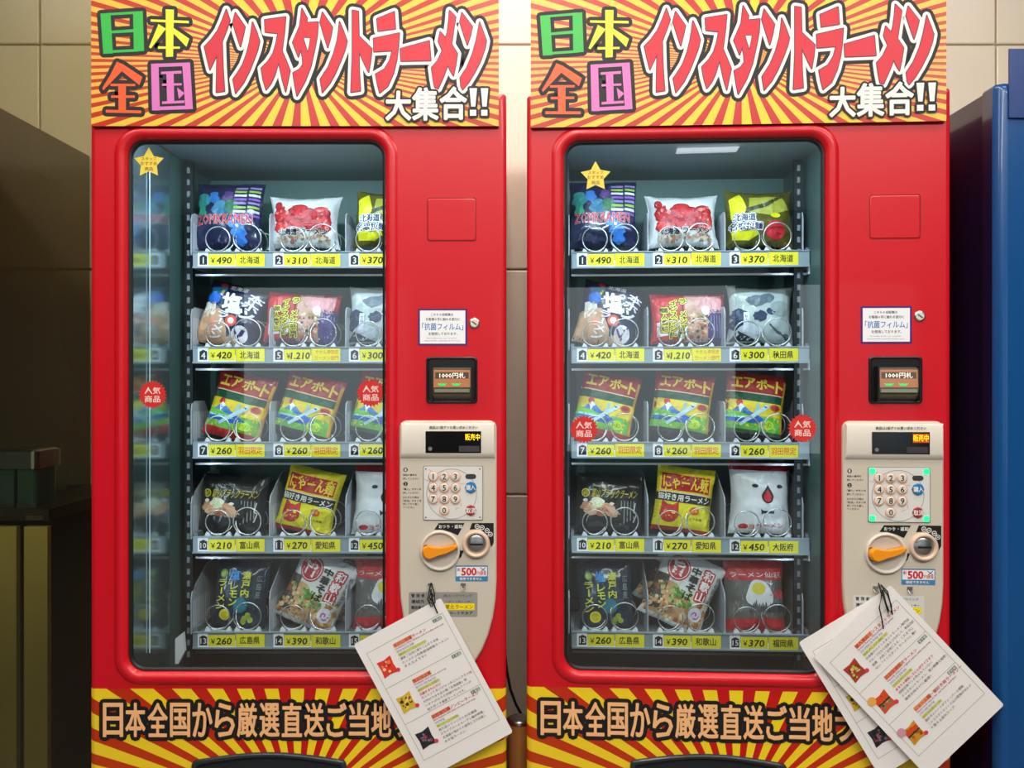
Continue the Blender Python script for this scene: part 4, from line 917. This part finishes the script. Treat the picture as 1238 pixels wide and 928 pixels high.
mL = build_machine((-259*S, 0, 0), 0, 'red ramen vending machine on the left, partly behind one hanging card', 'left')
mR = build_machine((R_X0*S, (R_DEP-FP)*S, 0), -R_YAW, 'red ramen vending machine on the right, beside the blue machine', 'right')
build_sign((-259*S, 0, 0), 0, 'sunburst header sign with Japanese title on top of the left red machine')
build_sign((R_X0*S, (R_DEP-FP)*S, 0), -R_YAW, 'sunburst header sign with Japanese title on top of the right red machine')

# ================================================================ HANGING CARDS
def card(label, mach, TL, u, v, W, Hh, fn, depth, sections, cord):
    root = thing('menu_card', label, 'card', mach.location, mach.rotation_euler.z, 'laminated menu cards')
    def conv(px, py, h):
        p = fn(px, py, depth); return p+Vector((0, -h, 0))
    mp = lambda x, y, h: conv(TL[0]+u[0]*x+v[0]*y, TL[1]+u[1]*x+v[1]*y, h)
    mb = MB(); A = rrect(0, 0, W, Hh, 3, 4)
    mb.loops([[mp(x, y, -.0006) for x, y in A], [mp(x, y, .0006) for x, y in A]], mat('laminate_edge', (225, 222, 220), .2)); mb.ngon([mp(x, y, -.0006) for x, y in A], PAPER); mb.ngon([mp(x, y, .0006) for x, y in A], mat('laminated_paper', (243, 238, 234), .22, coat=.4)); mb.build('laminated_sheet', root)
    mb = MB(); pr = Print(mb, mp, base=.0008); G = ink(150, 160, 130)
    k = W/120.; T0 = 17*k; SH = 49*k
    pr.stroke([(9*k, T0), (W-7*k, T0), (W-7*k, T0+3*SH), (9*k, T0+3*SH)], .25, G, 1, True, 4)
    for i in (1, 2): pr.stroke([(9*k, T0+i*SH), (W-7*k, T0+i*SH)], .25, G, 1, n=4)
    OR, PU, YG, TX, RD = ink(236, 120, 80), ink(130, 110, 180), ink(212, 218, 120), ink(86, 80, 78), ink(214, 60, 90)
    for i, (reg, ttl, en, lines, redline, thumb) in enumerate(sections):
        y0 = T0+i*SH; X = 42*k
        if reg: pr.rect(W-22*k, y0+2*k, W-10*k, y0+6*k, ink(70, 100, 80), 1); pr.text(reg, (W-21.5*k, y0+2.3*k, W-10.5*k, y0+5.7*k), ink(225, 232, 225), 2, .02, 1)
        nh = min(len(ttl), 5)
        pr.rect(X, y0+5*k, X+nh*5*k, y0+10*k, ink(240, 150, 110), 1); pr.text(ttl, (X+.4, y0+5.4*k, X+len(ttl)*4.9*k, y0+9.6*k), ink(200, 60, 36), 3, .02, 1)
        pr.text(en[0], (X, y0+10.8*k, X+min(70, len(en[0])*1.55)*k, y0+13.4*k), ink(176, 80, 120), 3, .02, 1); pr.text(en[1], (X, y0+14.4*k, X+len(en[1])*2.1*k, y0+17.2*k), PU, 3, .01, 1)
        pr.rect(X, y0+18.4*k, X+(30+8*(i == 0))*k, y0+22*k, YG, 1); pr.text(lines[0], (X+.5, y0+18.8*k, X+(29+8*(i == 0))*k, y0+21.6*k), ink(150, 150, 60), 2, 0, 1)
        yy = y0+23.6*k
        if redline: pr.text(redline, (X, yy, X+len(redline)*3.6*k, yy+3.6*k), RD, 3, .02, 1); yy += 5*k
        for ln in lines[1:]:
            pr.text(ln, (X, yy, X+min(len(ln)*3.7*k, W-X-9*k), yy+3.3*k), TX, 3, .0, 1); yy += 5.2*k
        kind = thumb; tx, ty = 14*k, y0+15*k; pw, ph = 19*k, 22*k; rnd = random.Random(i*3+len(ttl))
        shp = [(tx, ty+1), (tx+pw*.5, ty+2), (tx+pw, ty), (tx+pw*.94, ty+ph*.5), (tx+pw, ty+ph), (tx+pw*.5, ty+ph-1.4), (tx, ty+ph), (tx+pw*.06, ty+ph*.5)]
        cs = {'crab': (226, 60, 40), 'bear': (214, 180, 50), 'dark': (44, 42, 50), 'ramen': (170, 60, 40), 'air': (220, 80, 40), 'cat': (206, 150, 40)}[kind]
        pr.poly(shp, ink(*cs), 2)
        pal = {'crab': ((240, 200, 150), (200, 30, 20), (250, 120, 80)), 'bear': ((240, 220, 90), (60, 50, 30), (190, 60, 40)), 'dark': ((120, 120, 140), (170, 60, 80), (20, 20, 26)), 'ramen': ((190, 190, 70), (120, 50, 30), (230, 190, 140)), 'air': ((110, 130, 110), (240, 150, 60), (80, 50, 30)), 'cat': ((150, 110, 30), (226, 90, 30), (180, 50, 30))}[kind]
        for _ in range(16): pr.poly(circ(tx+rnd.uniform(.18, .82)*pw, ty+rnd.uniform(.2, .82)*ph, rnd.uniform(.8, 2.4)*k, 7), ink(*pal[_ % 3]), 3)
        if kind in ('air', 'cat'): pr.rect(tx+1, ty+ph*.2, tx+pw-1, ty+ph*.42, ink(226, 70, 30), 4); pr.rect(tx+1, ty+ph*.44, tx+pw-1, ty+ph*.54, ink(60, 60, 30), 4); pr.poly(starp(tx-1, ty+1, 5.6*k, 4.8*k, 12), ink(240, 170, 80) if kind == 'air' else ink(214, 150, 160), 5)
        pr.poly(circ(tx+pw+.6, ty+ph-2, 2.6*k, 12), ink(220, 60, 80), 5)
    mb.build('printed_menu', root)
    if cord:
        mb = MB()
        for path in cord: mb.tube([fn(px, py, dd) for px, py, dd in path], .0016, RUB, 6)
        mb.build('cord', root)['label'] = 'black cord loop'
    return root

secL = [('北海道', '毛がに味噌ラーメン', ("Hokkaido's Miso Ramen with noodles and soup", '컵라면 홋카이도 味噌'), ('濃厚味噌スープに毛がにエキス入り', '濃厚ご当地に凝りこんだうま味', 'たっぷりの四季醤油味噌ラーメン!!', 'オススメです!!'), '', 'crab'),
 ('北海道', '熊出没注意', ('Hokkaido miso ramen and soup', '홋카이도 라면 조심 미소'), ('濃厚な味わい自慢の', 'ガッツリうまい!ジャンボニンニクその他', '行列ができる店の麺「北海道産」使', 'います)が止まる四国や仕込ファンが', '知り尽くす道産ラーメンです。'), '北極をまたにかけ', 'bear'),
 ('北海道', '函館塩拉麺ゾンビーラーメン', ('Blue Ramen with blue noodles and soup', '하코다테 塩'), ('青いスープが特徴', '見た目のインパクト大!北海道', 'スカイブルーのスープと麺が特徴。', '北海道の塩からの自然とコクが楽し', 'める塩ラーメン。'), '', 'dark')]
ct, st_ = math.cos, math.sin
a = math.radians(61.7); vL = (ct(a), st_(a)); uL = (st_(a), -ct(a))
card('laminated ramen menu card hanging alone on the left machine', mL, (427.5, 779), uL, vL, 119.5, 184.5, Lp, -13, secL,
     [[(521, 704, -10), (519, 714, -14), (517, 724, -15), (521, 733, -15), (526, 728, -15), (525, 716, -14), (521, 704, -10)], [(521, 712, -15), (522, 722, -16), (526, 734, -16), (529, 741, -15)], [(520, 714, -16), (524, 720, -16), (518, 727, -16), (525, 730, -16)], [(521, 716, -17), (519, 722, -17), (523, 727, -17)]])
secB = [('北海道', '札幌味噌', ('Miso ramen with corn', '삿포로 味噌'), ('コクのある味噌', 'まろやかな味わいの味噌ラーメン'), '', 'ramen'),
 ('北海道', '熊出没注意', ('Hokkaido ramen', '라면'), ('濃厚な味わい', '北海道の人気ラーメン'), '', 'bear'), ('北海道', '函館塩拉麺', ('Blue ramen', '하코다테'), ('青いスープ', '塩ラーメン'), '', 'dark')]
a = math.radians(58.8); vB = (ct(a), st_(a)); uB = (st_(a), -ct(a))
card('laminated card hanging behind another card on the right machine', mR, (965.5, 778), uB, vB, 124, 190, Rp, -12, secB, None)
secR = [('', '職人集結インスタントラーメン', ('Instant Ramen Mixed flavour 5 packs', '유명 라면점 5종 즉석면 모음'), ('職人が集う', '日本最大のインスタントラーメン専門店', 'グループだから出来るコラボして、食品日記', '営業　大阪ご当地による、これまでに', 'ない「インスタントラーメン」集!!'), '', 'ramen'),
 ('東京都', '羽田空港限定ラーメン', ('Haneda Airport original ramen with soy soup', '하네다 공항 한정 라면'), ('羽田空港だけの味', '羽田空港でしか売られていない', 'インスタントラーメン。淡い尾獺と相思!', '東京お持ちけに最適!!'), 'あまりの美味しさに心がテイクオフ', 'air'),
 ('愛知県', 'にゃーん麺〜猫好き用ラーメン〜', ('Nyan Soul ramen for cat lovers and fans', '고양이 라면 애호가용'), ('猫好き必食の一杯', '猫好きのハートがフィーバーと感動', 'このコラボイカソーズ山の風味がほんの', 'り香る上品なスープ。'), '', 'cat')]
a = math.radians(46.5); vR = (ct(a), st_(a)); uR = (st_(a), -ct(a))
card('laminated menu card in front of the other one on the right machine', mR, (984, 795.5), uR, vR, 127, 200, Rp, -18, secR,
     [[(1062, 706, -9), (1066, 716, -19), (1070, 728, -22), (1074, 738, -22), (1077, 742, -22), (1078, 734, -22), (1073, 720, -22), (1065, 709, -16)], [(1062, 708, -12), (1066, 720, -22), (1063, 736, -23), (1066, 749, -23), (1068, 761, -21)],
      [(1065, 708, -12), (1073, 716, -22), (1076, 728, -23), (1079, 744, -22)], [(1063, 708, -13), (1068, 722, -23), (1072, 736, -23), (1074, 742, -23), (1071, 730, -23), (1067, 714, -20)]])

# ================================================================ BLUE MACHINE on the right
def W(px, py, d=0.): k = (FP+d)/FP; return Vector(((px-619)*k*S, d*S, CAMZ+(464-py)*k*S))
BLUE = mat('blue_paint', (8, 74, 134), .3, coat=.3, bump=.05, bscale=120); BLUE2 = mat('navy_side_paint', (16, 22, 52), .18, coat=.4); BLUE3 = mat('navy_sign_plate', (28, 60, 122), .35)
t = thing('vending_machine', 'glossy blue vending machine at the right edge of the photo', 'vending machine', (568*S+.45, 0, 0))
z1 = CAMZ+352*S; xl = -.45; mb = MB()
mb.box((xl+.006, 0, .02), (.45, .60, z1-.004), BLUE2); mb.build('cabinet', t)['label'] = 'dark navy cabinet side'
mb = MB(); lo = lambda i, y: [(x, y, z) for x, z in rrect(xl+i, .03+i, .45-i, z1+.004-i, .012, 4)]
mb.loops([lo(0, -.002), lo(0, -.040)], BLUE2, True); mb.loops([lo(0, -.040), lo(.004, -.056), lo(.012, -.064), lo(.02, -.066)], BLUE, True); mb.ngon(lo(.02, -.066), BLUE); mb.loops([lo(0, -.002), lo(.02, -.001)], BLUE2); mb.build('door_panel', t)
mb = MB(); mb.box((xl+.02, -.072, z1-.145+.06), (.43, -.068, z1+.075), BLUE3); mb.build('header_plate', t)['label'] = 'flat navy header plate'
for xx in (xl+.03, .36):
    for yy in (.05, .5): mb = MB(); mb.box((xx, yy, 0), (xx+.06, yy+.06, .02), RUB); mb.build('foot', t)

# ================================================================ THINGS ON THE LEFT
# tinted glass screen standing beside the left machine
t = thing('glass_screen', 'tall bronze-tinted glass screen left of the red machines', 'screen', (-1.30, .05, 0))
mb = MB(); mb.box((-.5, 0, .04), (.272, .006, 2.6), TINT); mb.build('tinted_pane', t)
mb = MB(); mb.box((-.5, -.02, 0), (.272, .026, .04), STEEL); mb.build('floor_channel', t)
t = thing('tall_cabinet', 'tall glossy dark brown cabinet side behind the tinted glass', 'cabinet', (-681*S-.3, .31, 0))
DBR = mat('dark_brown_gloss', (84, 68, 32), .12, coat=.6, var=.1, bscale=3)
mb = MB(); mb.box((-.3, -.2, .03), (.3, .31, CAMZ+367*S), DBR); mb.build('body', t); mb = MB(); mb.box((-.28, -.18, 0), (.28, .29, .03), RUB); mb.build('plinth', t)
# low counter cabinet with pale gold doors
cx0, cx1, cz = -684*S+.002, -597*S, CAMZ-161*S
t = thing('counter_cabinet', 'low counter with gold-toned doors and grey metal top edge', 'cabinet', ((cx0+cx1)/2, .12, 0))
hw = (cx1-cx0)/2; GD = mat('gold_door', (240, 222, 140), .35, 0., var=.06, bscale=8); DKC = mat('cabinet_carcass', (22, 18, 14), .4)
mb = MB(); mb.box((-hw, .016, 0), (hw, .49, cz-.03), DKC); mb.build('carcass', t)
mb = MB(); mb.box((-hw, 0, cz-.03), (hw+.002, .49, cz), mat('counter_top', (92, 88, 80), .3, .5)); mb.build('worktop', t)
for a_, b_ in ((hw-.062, hw-.002), (hw-.15, hw-.082)):
    mb = MB(); mb.box((a_, .0, .06), (b_, .016, cz-.045), GD); mb.build('door', t)
mb = MB(); mb.box((hw-.055, -.004, cz-.028), (hw-.01, 0, cz-.016), STEEL); mb.build('label_holder', t)
# steel and glass canister on the counter
t = thing('steel_canister', 'glass-sided canister with brushed steel lid on the counter', 'canister', (-.655*1-.655+.0, .34, cz))
t.location = (-1.302, .21, cz)
mb = MB(); mb.loops([[(x, y, z) for x, y in rrect(-.05, -.05, .05, .05, .012, 3)] for z in (0, .006, .006, .10)], mat('canister_glass', (70, 100, 92), .1, coat=.5), False); mb.build('glass_body', t)
mb = MB(); mb.loops([[(x, y, z) for x, y in rrect(-.05-o, -.05-o, .05+o, .05+o, .014, 3)] for z, o in ((.10, 0), (.10, .008), (.145, .008), (.15, .0))], STEEL, False, cap1=True); mb.build('lid', t)
mb = MB(); mb.box((-.003, -.0545, 0), (.003, -.0505, .10), RUB); mb.box((-.053, -.054, 0), (.053, -.0502, .008), STEEL); mb.build('frame_bar', t)

# ================================================================ THE GAP BETWEEN THE MACHINES
t = thing('brass_post', 'short brass cylinder with steel rim in the gap between the red machines', 'post', W(627.5, 900, 80).xy.to_3d())
r_ = 14*S; zt = W(627, 867, 80).z; BR = mat('brushed_brass', (206, 152, 82), .3, .35, var=.1, bscale=20)
mb = MB(); mb.loops([[(r_*math.cos(i*math.pi/16), r_*math.sin(i*math.pi/16), z) for i in range(32)] for z in (0, zt-.012)], BR, True, cap0=True, cap1=True); mb.build('cylinder', t)
mb = MB(); mb.loops([[(q_*math.cos(i*math.pi/16), q_*math.sin(i*math.pi/16), z) for i in range(32)] for q_, z in ((r_+.001, zt-.012), (r_+.002, zt-.002), (r_-.003, zt))], STEEL, True, cap1=True); mb.build('rim', t)
mb = MB(); path = [W(610, 785, 100), W(613, 812, 104), W(617, 833, 106), W(624, 852, 110), W(631, 864, 113), W(636, 878, 114), W(637, 900, 114), W(637, 990, 114)]
mb.tube(path, .0038, RUB, 8)
tag(mb.build('power_cable'), 'thick black cable curving down the gap between the red machines', 'cable')
